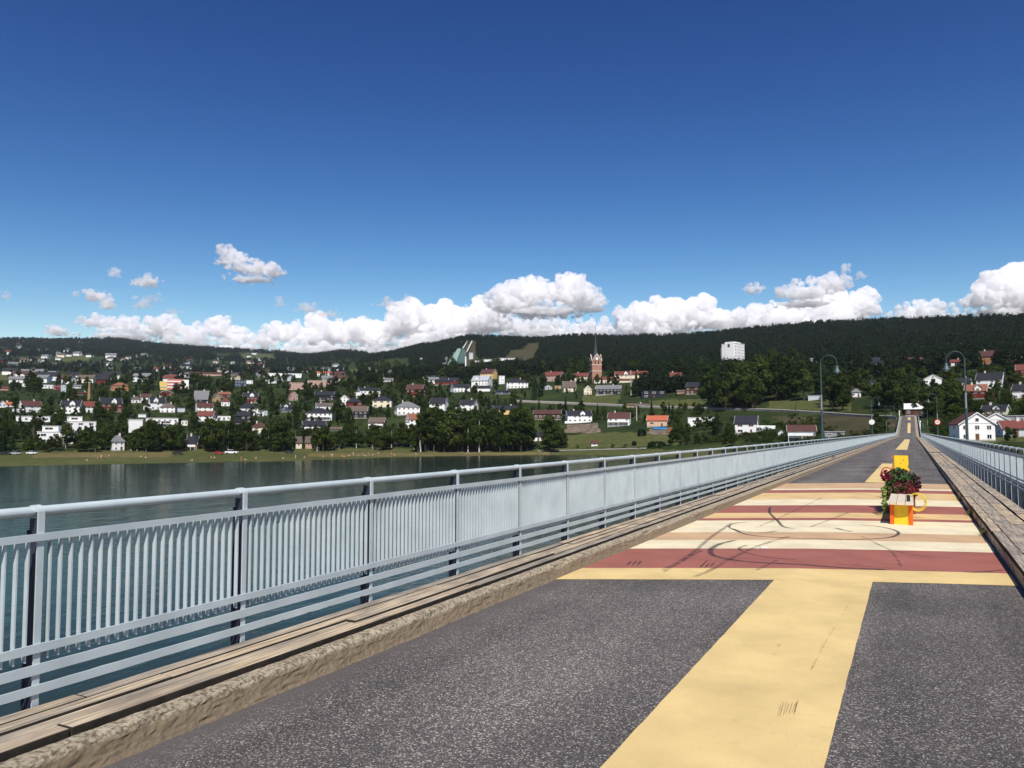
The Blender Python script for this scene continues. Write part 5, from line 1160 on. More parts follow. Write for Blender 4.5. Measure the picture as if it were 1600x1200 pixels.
def broadleaf(seed, nl, slim=1.0, size=0.5, far=False):
    """crown of leaf sprays around limbs, 10 m tall; returns (trunk, crown) mesh builders"""
    rg = np.random.default_rng(seed); H = 10.0; base = rg.uniform(1.2, 2.2); lobes = []
    for i in range(rg.integers(11, 17)):
        t = rg.uniform(0, 1); z = base+1.0+t*(H-base-2.0); env = math.sin(math.pi*min(1, 0.18+0.80*t))**0.75*3.0*slim
        a = rg.uniform(0, 6.28); rr = env*rg.uniform(0.25, 0.85); lobes.append((rr*math.cos(a), rr*math.sin(a), z, rg.uniform(0.9, 1.7)*(0.75+0.35*slim)*(1-0.35*t)))
    lobes.append((0, 0, H-1.3, 1.1*slim+0.2))
    C = np.array([l[:3] for l in lobes]); Rr = np.array([l[3] for l in lobes])
    idx = rg.choice(len(lobes), nl, p=Rr**2/np.sum(Rr**2)); d = rg.normal(size=(nl, 3)); d /= np.linalg.norm(d, axis=1)[:, None]
    p = C[idx]+d*(Rr[idx]*rg.uniform(0.55, 1.08, nl))[:, None]*np.array([1, 1, 0.85])
    nrm = d+rg.normal(size=(nl, 3))*0.55; nrm /= np.linalg.norm(nrm, axis=1)[:, None]
    u = np.cross(nrm, rg.normal(size=(nl, 3))); u /= np.linalg.norm(u, axis=1)[:, None]; w = np.cross(nrm, u)
    s = (size*rg.uniform(0.55, 1.25, nl))[:, None]
    V = np.stack([p-u*s, p-w*s*0.6+nrm*s*0.12, p+u*s, p+w*s*0.6+nrm*s*0.12], 1).reshape(-1, 3); F = np.arange(nl*4).reshape(-1, 4)
    b = MB()
    if not far:
        k = rg.uniform(-0.25, 0.25, 2); b.tube([(0, 0, -1.2), (0, 0, 0.6), (k[0], k[1], base+1), (k[0]*1.6, k[1]*1.6, H*0.6), (k[0], k[1], H*0.9)], [0.26, 0.21, 0.16, 0.10, 0.03], 7)
        for l in lobes[:9]:
            z0 = max(base*0.8, l[2]*0.55); b.tube([(k[0]*z0/4, k[1]*z0/4, z0), (l[0]*0.55, l[1]*0.55, (z0+l[2])/2+0.3), (l[0]*0.95, l[1]*0.95, l[2])], [0.085, 0.05, 0.02], 5)
    return b, V, F
def spruce(seed, layers, k, far=False):
    rg = np.random.default_rng(seed); H = 10.0; V = []; F = []
    for i in range(layers):
        t = i/(layers-1); z = 1.0+t*8.6; r_ = (1-t)**0.85*2.0*rg.uniform(0.85, 1.1)+0.12
        for j in range(k):
            a = 2*math.pi*(j+rg.uniform(-0.3, 0.3))/k+i*0.7; q = r_*rg.uniform(0.7, 1.15); wd_ = (0.55 if not far else 0.95)*2*math.pi*r_/k*0.9+0.05; n0 = len(V)
            ca, sa = math.cos(a), math.sin(a); zt = z+0.75*(1-t)+0.45
            V += [(0.0, 0.0, zt), (ca*q*0.6-sa*wd_/2, sa*q*0.6+ca*wd_/2, z+0.18), (ca*q, sa*q, z-0.30*(1-t)-0.1), (ca*q*0.6+sa*wd_/2, sa*q*0.6-ca*wd_/2, z+0.18)]; F.append((n0, n0+1, n0+2, n0+3))
    b = MB(); b.tube([(0, 0, -1.2), (0, 0, 4), (0, 0, 9.4)], [0.2, 0.13, 0.03], 6)
    return b, np.array(V), np.array(F)
TREES = []
for k in range(5):
    b, V, F = broadleaf(50+k, 1500, (1.0, 1.15, 0.85, 1.05, 0.75)[k], 0.40); TREES.append((b.mesh('trunk', M_bark), np_mesh('crown', V, F, M_leaf), 'b'))
for k in range(2):
    b, V, F = broadleaf(70+k, 1200, 0.6, 0.36); TREES.append((b.mesh('trunk', M_birch), np_mesh('crown', V, F, M_leaf), 'w'))
for k in range(2):
    b, V, F = spruce(80+k, 17, 10); TREES.append((b.mesh('trunk', M_bark), np_mesh('crown', V, F, M_need), 's'))
BL, BI, SPR = [0, 1, 2, 3, 4], [5, 6], [7, 8]
cand = []                                            # (px height, P, height m, kind index, x, y, zone)
def free(tx, ty, hp, strict=1.0):
    cw = 0.27*hp
    for (hx, hy, hw_, hh) in HOUSES:
        if abs(tx-hx) < hw_/2+1 and -2.0 < hy-ty < 4.0: return False
        if ty > hy-1:
            ox = min(tx+cw, hx+hw_/2)-max(tx-cw, hx-hw_/2); oy = min(ty, hy)-max(ty-hp, hy-hh)
            if ox > 0 and oy > 0 and ox*oy > 0.24*strict*hw_*hh: return False
    return True
def grove(zone, x0, x1, y0, y1, n, h0, h1, kinds, strict=1.0, clear=()):
    k = 0; tries = 0
    while k < n and tries < n*25:
        tries += 1; x = rng.uniform(x0, x1); y = rng.uniform(y0, y1); hp = h0+(h1-h0)*rng.uniform()**1.3
        if 1112 < x < 1182: hp = min(hp, max(8, y-564))
        if not free(x, y, hp, strict): continue
        if any(c[0] < x < c[1] and c[2] < y < c[3] for c in clear): continue
        P, D = hit(x, y); s = pxpm(P)
        if -9 < P[0] < 6 and P[1] < 400: continue                     # keep the bridge clear
        cand.append((hp, P, hp/s, int(rng.choice(kinds)), x, y, zone)); k += 1
G_OPEN = [(880, 1062, 662, 699), (1285, 1400, 648, 669), (912, 972, 617, 632), (806, 1400, 624, 640), (1200, 1330, 640, 650)]
grove('in the dark clump at the left edge of the shore lawn', -40, 32, 700, 709, 10, 34, 58, BL+SPR, 9)
grove('in front of the cubic villa at the shore', 36, 100, 701, 708, 12, 14, 24, BL, 2)
grove('in the belt behind the far-left shore lawn', 100, 240, 699, 707, 34, 18, 40, BL+BI, 1.6)
grove('in the tall belt left of the timber house', 225, 292, 700, 707, 18, 28, 50, BL+SPR, 4)
grove('in the belt right of the timber house', 312, 470, 698, 706, 44, 24, 56, BL+SPR+BI, 1.8)
grove('in the belt below the black two-storey house', 470, 530, 699, 706, 18, 24, 44, BL+BI, 2)
grove('in the belt behind the bathing beach', 520, 652, 695, 705, 34, 24, 40, BL+BI, 1.5)
grove('in the tall dark grove on the shore', 650, 868, 700, 707, 62, 42, 70, BL+BI, 6, [(826, 856, 670, 712)])
grove('beside the half-hidden lakeside house', 822, 882, 694, 705, 8, 24, 50, BL, 1.5)
grove('in the thicket below the flat-roofed villa', 1045, 1150, 668, 697, 34, 14, 28, BL, 2)
grove('in the big dark grove above the railway', 1105, 1290, 606, 641, 46, 34, 74, BL+SPR, 4, [(1200, 1290, 628, 650)])
grove('in the big dark grove above the railway', 1125, 1200, 628, 644, 14, 45, 75, BL, 4)
grove('among the tall trees left of the bridge end', 1282, 1422, 606, 643, 40, 34, 66, BL+SPR, 2.5)
grove('on the wooded hill around the hotel block', 1090, 1300, 572, 604, 50, 20, 40, BL+SPR, 2)
grove('by the road at the bridge end', 1446, 1500, 622, 652, 20, 24, 46, BL, 2)
grove('in the scrub below the bridge end on the left', 1362, 1412, 664, 690, 20, 14, 28, BL, 3)
grove('beside the grey-blue house by the right railing', 1572, 1640, 676, 692, 10, 14, 24, BL, 1.2)
grove('between the houses of the right slope', 1425, 1640, 548, 660, 250, 10, 30, BL+SPR, 1)
grove('between the houses of the middle slope', 560, 1100, 578, 662, 430, 8, 24, BL+SPR, 1, G_OPEN)
grove('between the houses of the left slope', -30, 560, 600, 700, 640, 8, 26, BL+SPR, 1)
grove('in the trees around the church', 845, 1130, 578, 606, 110, 12, 24, BL+SPR, 1.2)
grove('among the town trees below the far hill', -30, 640, 588, 612, 260, 8, 17, BL+SPR, 1.2)
P, D = hit(835, 627); cand.append((46, P, 46/pxpm(P), 7, 835, 627, 'dark pine'))
cand.sort(key=lambda c: -c[0])
NIND = 290
kindw = {'b': 'broadleaf tree', 'w': 'slim birch with pale trunk', 's': 'dark spruce'}
groups = {}
for (hp, P, hm, k, x, y, zone) in cand[:NIND]:
    t, c, kd = TREES[k]; lab = (kindw[kd]+' '+zone) if zone != 'dark pine' else 'tall dark conifer standing alone above the railway'
    nm = {'b': 'broadleaf_tree', 'w': 'birch_tree', 's': 'spruce_tree'}[kd]; r = empty(nm, tuple(P), rng.uniform(0, 6.28)); s = hm/10.0; wv = rng.uniform(0.85, 1.15)*(1.0 if kd != 's' else 0.8)
    r.scale = (s*wv, s*wv, s); tag(r, lab, 'tree', 'trees '+zone if zone != 'dark pine' else None); inst('trunk', t, r); inst('crown', c, r)

# remaining trees, shrubs and the far forest: too many to count
def scatter(name, pts, scl, rot, objs, kind_idx, label):
    me = bpy.data.meshes.new(name); me.vertices.add(len(pts)); me.vertices.foreach_set('co', np.asarray(pts, np.float32).ravel())
    for nm, arr, ty in (('scl', scl, 'FLOAT'), ('rot', rot, 'FLOAT'), ('pick', kind_idx, 'INT')):
        a = me.attributes.new(nm, ty, 'POINT'); a.data.foreach_set('value', np.asarray(arr, np.int32 if ty == 'INT' else np.float32))
    o = inst(name, me); tag(o, label, 'vegetation', None, 'stuff')
    src = bpy.data.collections.new(name+'_kinds')
    for i, m_ in enumerate(objs): src.objects.link(bpy.data.objects.new('%s_kind_%02d' % (name, i), m_))
    g = bpy.data.node_groups.new(name, 'GeometryNodeTree'); g.interface.new_socket('Geometry', in_out='INPUT', socket_type='NodeSocketGeometry'); g.interface.new_socket('Geometry', in_out='OUTPUT', socket_type='NodeSocketGeometry')
    n = g.nodes; gi = n.new('NodeGroupInput'); go = n.new('NodeGroupOutput'); ip = n.new('GeometryNodeInstanceOnPoints'); ci = n.new('GeometryNodeCollectionInfo')
    ci.inputs['Collection'].default_value = src; ci.inputs['Separate Children'].default_value = True; ci.inputs['Reset Children'].default_value = True; ip.inputs['Pick Instance'].default_value = True
    def at(nm, ty): q = n.new('GeometryNodeInputNamedAttribute'); q.data_type = ty; q.inputs['Name'].default_value = nm; return q
    cx = n.new('ShaderNodeCombineXYZ'); l = g.links
    l.new(gi.outputs[0], ip.inputs['Points']); l.new(ci.outputs[0], ip.inputs['Instance']); l.new(at('pick', 'INT').outputs['Attribute'], ip.inputs['Instance Index'])
    l.new(at('rot', 'FLOAT').outputs['Attribute'], cx.inputs[2]); l.new(cx.outputs[0], ip.inputs['Rotation']); l.new(at('scl', 'FLOAT').outputs['Attribute'], ip.inputs['Scale']); l.new(ip.outputs[0], go.inputs[0])
    md = o.modifiers.new('scatter', 'NODES'); md.node_group = g
    return o
def joined(k):
    t, c, kd = TREES[k]; bm = bmesh.new(); bm.from_mesh(t); n0 = len(bm.faces); bm.from_mesh(c); bm.faces.ensure_lookup_table()
    for i in range(n0, len(bm.faces)): bm.faces[i].material_index = 1
    me = bpy.data.meshes.new('tree'); bm.to_mesh(me); bm.free(); me.materials.append(t.materials[0]); me.materials.append(c.materials[0]); return me
rest = cand[NIND:]
if rest: scatter('town_woodland', [c[1] for c in rest], [c[2]/10 for c in rest], rng.uniform(0, 6.28, len(rest)), [joined(k) for k in range(len(TREES))], [c[3] for c in rest], 'small trees filling the gardens between the houses')
def gzv(X, Y):
    th = np.arctan2(X, Y)+YAW; D = np.hypot(X, Y); i = np.interp(th, TH, np.arange(len(TH))); j = np.interp(D, DG, np.arange(len(DG)))
    i0 = np.clip(i.astype(int), 0, len(TH)-2); j0 = np.clip(j.astype(int), 0, len(DG)-2); a = i-i0; b = j-j0
    return ZG[i0, j0]*(1-a)*(1-b)+ZG[i0+1, j0]*a*(1-b)+ZG[i0, j0+1]*(1-a)*b+ZG[i0+1, j0+1]*a*b
def projv(P):
    d = P-CAMP; z = d@_f; return 800+FPX*(d@_r)/z, 600-FPX*(d@_u)/z
CLEAR = [[(-80,583),(100,583),(94,598),(-80,600)], [(86,555),(142,555),(146,569),(90,570)], [(372,551),(428,553),(432,565),(378,565)], [(545,575.5),(626,575.5),(610,592),(552,592)],
         [(680,590),(700,562),(727,540),(735,534),(744,534),(744,585)], [(782,572),(798,547),(817,546),(826,536),(846,536),(832,572)], [(735,562),(812,558),(812,573),(735,576)]]
def area_pts(n, d0, d1, c0, c1):
    D = np.sqrt(rng.uniform(d0*d0, d1*d1, n)); th = rng.uniform(math.atan((c0-800)/FPX), math.atan((c1-800)/FPX), n)-YAW
    X, Y = D*np.sin(th), D*np.cos(th); P = np.stack([X, Y, gzv(X, Y)], 1); x, y = projv(P)
    keep = np.ones(n, bool)
    for c in CLEAR: keep &= ~inpoly(x, y, c)
    return P[keep], x[keep], y[keep], D[keep]
bf = []
for k in range(3):
    b, V, F = broadleaf(90+k, 110, 1.1, 1.05, True); bf.append(np_mesh('far_broadleaf', V, F, M_fleaf))
for k in range(3):
    b, V, F = spruce(95+k, 7, 6, True); bf.append(np_mesh('far_spruce', V, F, M_fneed))
def clumpy(P, f, seed): return np.array([mnoise.noise((p[0]*f, p[1]*f, seed)) for p in P])
# wooded hills from behind the town to the ridges
A = [area_pts(46000, 880, 2750, 560, 1800), area_pts(26000, 1500, 5300, -150, 640), area_pts(9000, 640, 900, 1000, 1750)]
P = np.concatenate([a[0] for a in A]); x = np.concatenate([a[1] for a in A]); y = np.concatenate([a[2] for a in A]); D = np.concatenate([a[3] for a in A])
cl = clumpy(P, 0.0035, 2.2); town = (x < 640) & (y > 560) & (D > 1000)
keep = np.where(town, cl+rng.uniform(-0.35, 0.35, len(P)) > 0.02, np.where(x < 560, cl > -0.28, cl > -0.62))
for (hx, hy, hw_, hh) in HOUSES:
    if hy < 612: keep &= ~((np.abs(x-hx) < hw_/2+1) & (y > hy-2) & (y < hy+9))
P, x, y, D, cl = P[keep], x[keep], y[keep], D[keep], cl[keep]
hm = rng.uniform(9, 17, len(P))*np.where(D > 2700, 1.35, 1.0)*np.where(D < 900, 0.85, 1.0)
con = (rng.uniform(size=len(P)) < np.where(cl > -0.1, 0.72, 0.35)); kid = np.where(con, 3+rng.integers(0, 3, len(P)), rng.integers(0, 3, len(P)))
scatter('hill_forest', P, hm/10*np.where(con, 1.15, 0.95), rng.uniform(0, 6.28, len(P)), bf, kid, 'dark mixed forest covering the hills up to the skyline')
# shrubs and hedges on the slopes
P, x, y, D = area_pts(9000, 405, 1000, -200, 1750)
keep = np.array([free(a, b_, 5, 0.5) for a, b_ in zip(x, y)]) & (clumpy(P, 0.02, 5.5)+rng.uniform(-0.3, 0.3, len(P)) > -0.02) & (y < 702)
for c in G_OPEN: keep &= ~((x > c[0]) & (x < c[1]) & (y > c[2]) & (y < c[3]))
keep &= ~((P[:, 0] > -9) & (P[:, 0] < 6) & (P[:, 1] < 420))
P = P[keep]; sh = []
for k in range(3):
    b, V, F = broadleaf(120+k, 260, 1.9, 0.75, True); V[:, 2] = (V[:, 2]-1.2)*0.8; sh.append(np_mesh('shrub', V, F, M_leaf))
scatter('garden_shrubs', P, rng.uniform(0.12, 0.36, len(P)), rng.uniform(0, 6.28, len(P)), sh, rng.integers(0, 3, len(P)), 'shrubs and hedges spread over the slopes between houses')
P, x, y, D = area_pts(5200, 250, 420, 1040, 1720); keep = (y < 692) & (clumpy(P, 0.03, 8.5)+rng.uniform(-0.3, 0.3, len(P)) > 0.0) & ~((P[:, 0] > -9) & (P[:, 0] < 6)) & np.array([free(a, b_, 6, 0.4) for a, b_ in zip(x, y)])
for c in G_OPEN: keep &= ~((x > c[0]) & (x < c[1]) & (y > c[2]) & (y < c[3]))
P = P[keep]; scatter('bank_shrubs', P, rng.uniform(0.10, 0.30, len(P)), rng.uniform(0, 6.28, len(P)), sh, rng.integers(0, 3, len(P)), 'low scrub on the banks near the bridge end')

# tiny houses scattered over the far hillside on the left
def tiny_mesh(wc, rc):
    b = MB(); b.box(-5, 5, -3.5, 3.5, -2, 4.2); b.prism([(-3.5, 4.2), (3.5, 4.2), (0, 6.6)], -5, 5, axis='x'); b1 = MB()
    for q in ([(-4.2, 3.8), (0, 6.9), (0, 7.2), (-4.2, 4.1)], [(0, 6.9), (4.2, 3.8), (4.2, 4.1), (0, 7.2)]): b1.prism(q, -5.5, 5.5, axis='x')
    return b.mesh('wall', wmat(wc)), b1.mesh('roof', rmat(rc))
TM = [tiny_mesh(*q) for q in (('W', 'g'), ('W', 'k'), ('W', 'm'), ('R', 'k'), ('C', 'b'), ('W', 'r'))]
def tiny(n, x0, x1, y0, y1, label, group, sc_=1.0):
    k = 0
    while k < n:
        x = rng.uniform(x0, x1); y = rng.uniform(y0, y1)
        P, D = hit(x, y); i = int(rng.choice(6, p=[.38, .28, .09, .08, .11, .06])); r = empty('small_house', tuple(P), rng.uniform(-0.6, 0.6)+YAW); s = sc_*rng.uniform(0.8, 1.3); r.scale = (s*rng.uniform(0.9, 1.6), s, s)
        tag(r, label, 'house', group); inst('wall', TM[i][0], r); inst('roof', TM[i][1], r); k += 1
tiny(46, 0, 300, 560, 600, 'tiny house in the scattered suburb on the far left hillside', 'far suburb houses', 1.35)
tiny(26, 0, 260, 536, 560, 'speck of a house high in the far left woods', 'houses high on the far left hill', 1.6)
tiny(30, 250, 540, 572, 600, 'small distant house in the town below the far hills', 'far town houses', 1.2)
tiny(12, 330, 430, 553, 572, 'tiny farmhouse on the clearing of the far middle hill', 'far farmhouses', 1.4)
tiny(14, 560, 720, 578, 600, 'small distant house in the trees below the ski jump', 'houses below the ski jump', 1.0)
tiny(10, 1300, 1600, 545, 575, 'small house half hidden on the right wooded slope', 'half-hidden houses on the right', 0.9)
# ------------------------------------------------------------------ bathers, cars and garden pieces along the shore
def body_mesh(joints, bones, rad, root):
    me = bpy.data.meshes.new('body_skeleton'); me.from_pydata(joints, bones, []); o = bpy.data.objects.new('body_skeleton', me); COL.objects.link(o)
    sk = o.modifiers.new('skin', 'SKIN'); sd_ = o.modifiers.new('sub', 'SUBSURF'); sd_.levels = 1; sd_.render_levels = 1
    for i, d_ in enumerate(me.skin_vertices[0].data): d_.radius = (rad[i], rad[i]); d_.use_root = (i == root)
    dg_ = bpy.context.evaluated_depsgraph_get(); out = bpy.data.meshes.new_from_object(o.evaluated_get(dg_)); bpy.data.objects.remove(o); return out
JS = [(0,0,0.95),(0,0,1.18),(0,0,1.40),(0,0,1.53),(0,-0.02,1.66),(-0.17,0,1.42),(-0.24,0.02,1.14),(-0.25,-0.06,0.90),(0.17,0,1.42),(0.24,0.02,1.14),(0.25,-0.06,0.90),(-0.09,0,0.88),(-0.11,-0.02,0.48),(-0.11,0.02,0.07),(-0.12,-0.13,0.04),(0.09,0,0.88),(0.13,-0.02,0.48),(0.14,0.02,0.07),(0.15,-0.13,0.04)]
JB = [(0,1),(1,2),(2,3),(3,4),(2,5),(5,6),(6,7),(2,8),(8,9),(9,10),(0,11),(11,12),(12,13),(13,14),(0,15),(15,16),(16,17),(17,18)]
JR = [.13,.13,.14,.06,.105,.065,.045,.035,.065,.045,.035,.095,.06,.042,.035,.095,.06,.042,.035]
JT = [(0,0,0.14),(0,0.10,0.36),(0,0.14,0.58),(0,0.12,0.71),(0,0.08,0.84),(-0.17,0.14,0.60),(-0.25,0.26,0.36),(-0.24,0.34,0.08),(0.17,0.14,0.60),(0.25,0.26,0.36),(0.24,0.34,0.08),(-0.09,-0.05,0.13),(-0.12,-0.42,0.38),(-0.12,-0.72,0.06),(-0.12,-0.84,0.07),(0.09,-0.05,0.13),(0.12,-0.46,0.30),(0.13,-0.80,0.06),(0.13,-0.92,0.07)]
stand_me = body_mesh(JS, JB, JR, 0); sit_me = body_mesh(JT, JB, JR, 0)
skin = mat('skin', (0.52, 0.31, 0.21), 0.6, 0.3); stand_me.materials.clear(); sit_me.materials.clear(); stand_me.materials.append(skin); sit_me.materials.append(skin)
SW = [mat('swim_red', (0.55, 0.03, 0.03), 0.7, 0.2), mat('swim_white', (0.75, 0.75, 0.72), 0.7, 0.2), mat('swim_blue', (0.04, 0.09, 0.3), 0.7, 0.2), mat('swim_pink', (0.6, 0.12, 0.2), 0.7, 0.2), mat('swim_black', (0.02, 0.02, 0.02), 0.7, 0.2)]
hair = mat('hair', (0.10, 0.06, 0.03), 0.8, 0.2)
def person(x, y, sit, col, rz, label, group):
    P, D = hit(x, y); r = empty('person', (P[0], P[1], P[2]+0.02), rz); tag(r, label, 'person', group); b = inst('body', sit_me if sit else stand_me, r)
    c, h = ((0, 0.02, 0.17), (0, 0.10, 0.90)) if sit else ((0, 0, 0.90), (0, 0.0, 1.71))
    MB().lathe([(0.10, -0.14), (0.165, -0.10), (0.175, 0.02), (0.15, 0.12), (0.12, 0.13)], 10, c).build('swimwear', SW[col], r); MB().lathe([(0.0, 0.08), (0.085, 0.05), (0.115, -0.02), (0.10, -0.08)], 10, h).build('hair', hair, r)
    if not sit and col in (0, 1, 3): MB().lathe([(0.15, 1.12), (0.17, 1.22), (0.175, 1.36), (0.13, 1.43)], 10).build('top', SW[col], r)
for k, (x, y, s_, c) in enumerate([(516,713,0,0),(519,714.5,0,1),(534,714,0,0),(537,714.5,1,3),(545,713,1,1),(552,712,0,1),(560,713,1,0),(567,712,0,0),(570,713,1,1),(576,712,0,3),(582,711.5,1,1),(591,711.5,0,1),(612,711,0,0),(616,711.5,1,1),(650,710.5,1,1),(729,710,1,1),(734,710,1,0)]):
    person(x, y, s_, c, rng.uniform(0, 6.28), ('bather sitting' if s_ else 'bather standing')+' on the narrow beach before the tree belt', 'bathers on the narrow beach')
for k, (x, y, s_, c) in enumerate([(150,717,0,0),(153,718,0,3),(158,717,0,1),(170,716.5,0,4),(136,720,1,1),(220,714.5,1,1),(228,716,1,1),(300,720,1,1),(330,716,1,2),(335,716,1,1),(377,720,0,0),(383,719,1,1),(400,717,1,1),(442,717,1,1),(462,717,0,1),(476,715.5,1,1),(500,714,0,0),(505,714.5,1,3)]):
    person(x, y, s_, c, rng.uniform(0, 6.28), ('person sitting' if s_ else 'person standing')+' out on the open shore lawn', 'people on the shore lawn')
def car_meshes():
    b = MB(); prof = [(-2.15,0.30),(2.15,0.30),(2.2,0.62),(2.05,0.82),(1.15,0.93),(-1.75,0.98),(-2.15,0.9),(-2.2,0.6)]; b.prism(prof, -0.85, 0.85); c = MB(); c.prism([(-1.75,0.981),(1.05,0.935),(0.35,1.42),(-1.25,1.46)], -0.76, 0.76); rf = MB(); rf.prism([(-1.28,1.461),(0.38,1.421),(0.30,1.48),(-1.2,1.52)], -0.74, 0.74)
    w = MB(); w.add([(0.32*math.cos(a*math.pi/8), yy, 0.32*math.sin(a*math.pi/8)) for yy in (-0.1, 0.1) for a in range(16)], [tuple(range(16)), tuple(range(31, 15, -1))]+[(i, 16+i, 16+(i+1) % 16, (i+1) % 16) for i in range(16)])
    return b, c, rf, w.mesh('wheel', M_black)
CB, CC, CR, CWm = car_meshes(); cc_ = {}
def car(x, y, col, rz, label, van=1.0):
    P, D = hit(x, y); pm = mat('car_'+col, {'white': (0.78, 0.78, 0.77), 'black': (0.02, 0.02, 0.022), 'silver': (0.42, 0.43, 0.45), 'red': (0.35, 0.02, 0.02)}[col], 0.3, 0.5)
    if col not in cc_: cc_[col] = (CB.mesh('car_body', pm), CR.mesh('car_roof', pm))
    r = empty('parked_car', (P[0], P[1], P[2]+0.05), rz); tag(r, label, 'car', 'cars parked behind the shore lawn'); r.scale = (van, van, van); inst('body', cc_[col][0], r); inst('roof', cc_[col][1], r); inst('windows', CC.mesh('windows', M_glass), r)
    for sx in (-1.35, 1.35):
        for sy in (-0.8, 0.8): inst('wheel', CWm, r, (sx, sy, 0.32))
    for sy in (-0.6, 0.6): MB().box(2.1, 2.21, sy-0.14, sy+0.14, 0.62, 0.76).build('headlight', M_trim, r)
for x, y, c, a, t, v in ((362, 709.5, 'white', 0.45, 'white van parked at the lawn below the cream villa', 1.35), (8, 711, 'black', 0.3, 'black car at the left edge of the shore lawn', 1), (24, 710.5, 'silver', 0.5, 'silver car beside the black car at the far left', 1), (50, 710, 'white', 0.4, 'white car parked before the cubic villa', 1), (278, 710.5, 'black', 0.4, 'black car under the trees beside the timber house', 1.1), (342, 710, 'red', 0.5, 'red car left of the white van', 1), (452, 708.5, 'black', 0.4, 'black car behind the shore path, alone', 1)): car(x, y, c, a, t, v)
# hedges and garden pieces
def hedge(x, y, w, h, label):
    P, D = hit(x, y); s = pxpm(P); W, H = w/s, h/s; n = 1300; d_ = rng.normal(size=(n, 3)); d_ /= np.linalg.norm(d_, axis=1)[:, None]; d_[:, 2] = np.abs(d_[:, 2])
    p = np.sign(d_)*np.abs(d_)**0.6*np.array([W/2, min(W, 4)/2, H])*rng.uniform(0.9, 1.05, (n, 1)); u = rng.normal(size=(n, 3)); u /= np.linalg.norm(u, axis=1)[:, None]; w2 = np.cross(d_, u); w2 /= np.linalg.norm(w2, axis=1)[:, None]; q = 0.38
    V = np.stack([p-u*q, p-w2*q*0.7, p+u*q, p+w2*q*0.7], 1).reshape(-1, 3); o = inst('hedge', np_mesh('hedge', V, np.arange(n*4).reshape(-1, 4), M_need), None, tuple(P), YAW-0.15); tag(o, label, 'hedge')
hedge(1026, 698, 27, 8, 'long rounded dark hedge on the lawn right of the boathouse'); hedge(1003, 681, 13, 10, 'rounded dark hedge left of the peach house'); hedge(991, 696, 6, 6, 'small round bush on the lawn between hedge and boathouse')
P, D = hit(1052, 676); s = pxpm(P); r = empty('timber_terrace', tuple(P), YAW-0.2); tag(r, 'brown timber terrace with boarded front right of the peach house', 'terrace'); MB().box(-9/s, 9/s, 0, 6, 8.6/s, 9.2/s).build('deck', M_pl, r)
for i in range(9): MB().box(-9/s+i*2/s+0.05, -9/s+(i+1)*2/s-0.05, -0.06, 0.06, -1, 8.5/s).build('board', mat('terrace_board', (0.23, 0.105, 0.05), 0.8, 0.2, var=0.3, vscale=1), r)
P, D = hit(1032, 670.5); o = MB().box(-4, 4, -2, 2, 0, 1.0).box(-4.2, 4.2, -2.2, 2.2, 1.001, 1.2).build('pool_cover', mat('pool_blue', (0.03, 0.28, 0.62), 0.5, 0.3), None, tuple(P), YAW-0.2); tag(o, 'bright blue covered pool before the peach house', 'pool')
P, D = hit(1197, 672); s = pxpm(P); o = MB().prism([(-14/s, -1), (14/s, 0.5), (14/s, 7/s), (-14/s, 7.4/s), (-14/s, 0)], 0, 0.4).build('garden_wall', M_trim, None, tuple(P), YAW-0.3); tag(o, 'white tapering garden wall right of the tall white house', 'wall')
# ------------------------------------------------------------------ summer haze over the valley
hz = bpy.data.materials.new('summer_haze'); hz.use_nodes = True; N, L = nodes(hz); N.remove(N['Principled BSDF']); vp = N.new('ShaderNodeVolumePrincipled')
vp.inputs['Color'].default_value = (0.80, 0.88, 1.0, 1); vp.inputs['Density'].default_value = 0.00003; vp.inputs['Anisotropy'].default_value = 0.2; L.new(vp.outputs[0], N['Material Output'].inputs['Volume'])
o = MB().box(-7200, 7200, -7200, 7200, -16, float(ZG.max())+60).build('haze', hz); tag(o, kind='stuff')
# ------------------------------------------------------------------ cumulus clouds far beyond the hills
def cloud_mat(dens, ppm):
    """vapour that thins to ragged wisps towards the outside of each billow"""
    m = bpy.data.materials.new('cloud_vapour'); m.use_nodes = True; N, L = nodes(m)
    N.remove(N['Principled BSDF']); v = N.new('ShaderNodeVolumePrincipled'); v.inputs['Color'].default_value = (0.985, 0.985, 0.988, 1); v.inputs['Anisotropy'].default_value = 0.0
    tc = N.new('ShaderNodeTexCoord'); n = N.new('ShaderNodeTexNoise'); n.inputs['Scale'].default_value = 1/(7.0*ppm); n.inputs['Detail'].default_value = 5; n.inputs['Roughness'].default_value = 0.62; L.new(tc.outputs['Object'], n.inputs['Vector'])
    r = N.new('ShaderNodeMapRange'); r.interpolation_type = 'SMOOTHSTEP'; r.inputs['From Min'].default_value = CL_LO; r.inputs['From Max'].default_value = CL_HI; r.inputs['To Max'].default_value = dens*CL_K; L.new(n.outputs['Fac'], r.inputs['Value']); L.new(r.outputs[0], v.inputs['Density'])
    L.new(v.outputs[0], N['Material Output'].inputs['Volume']); return m
CL_LO, CL_HI, CL_K = 0.38, 0.62, 1.6
_ico = None
def ico():
    global _ico
    if _ico is None:
        bm = bmesh.new(); bmesh.ops.create_icosphere(bm, subdivisions=2, radius=1.0)
        _ico = (np.array([v.co[:] for v in bm.verts]), np.array([[v.index for v in f.verts] for f in bm.faces])); bm.free()
    return _ico
tex = bpy.data.textures.new('cloud_puffs', 'CLOUDS'); tex.noise_scale = 1.0; tex.noise_depth = 5; tex.noise_basis = 'ORIGINAL_PERLIN'
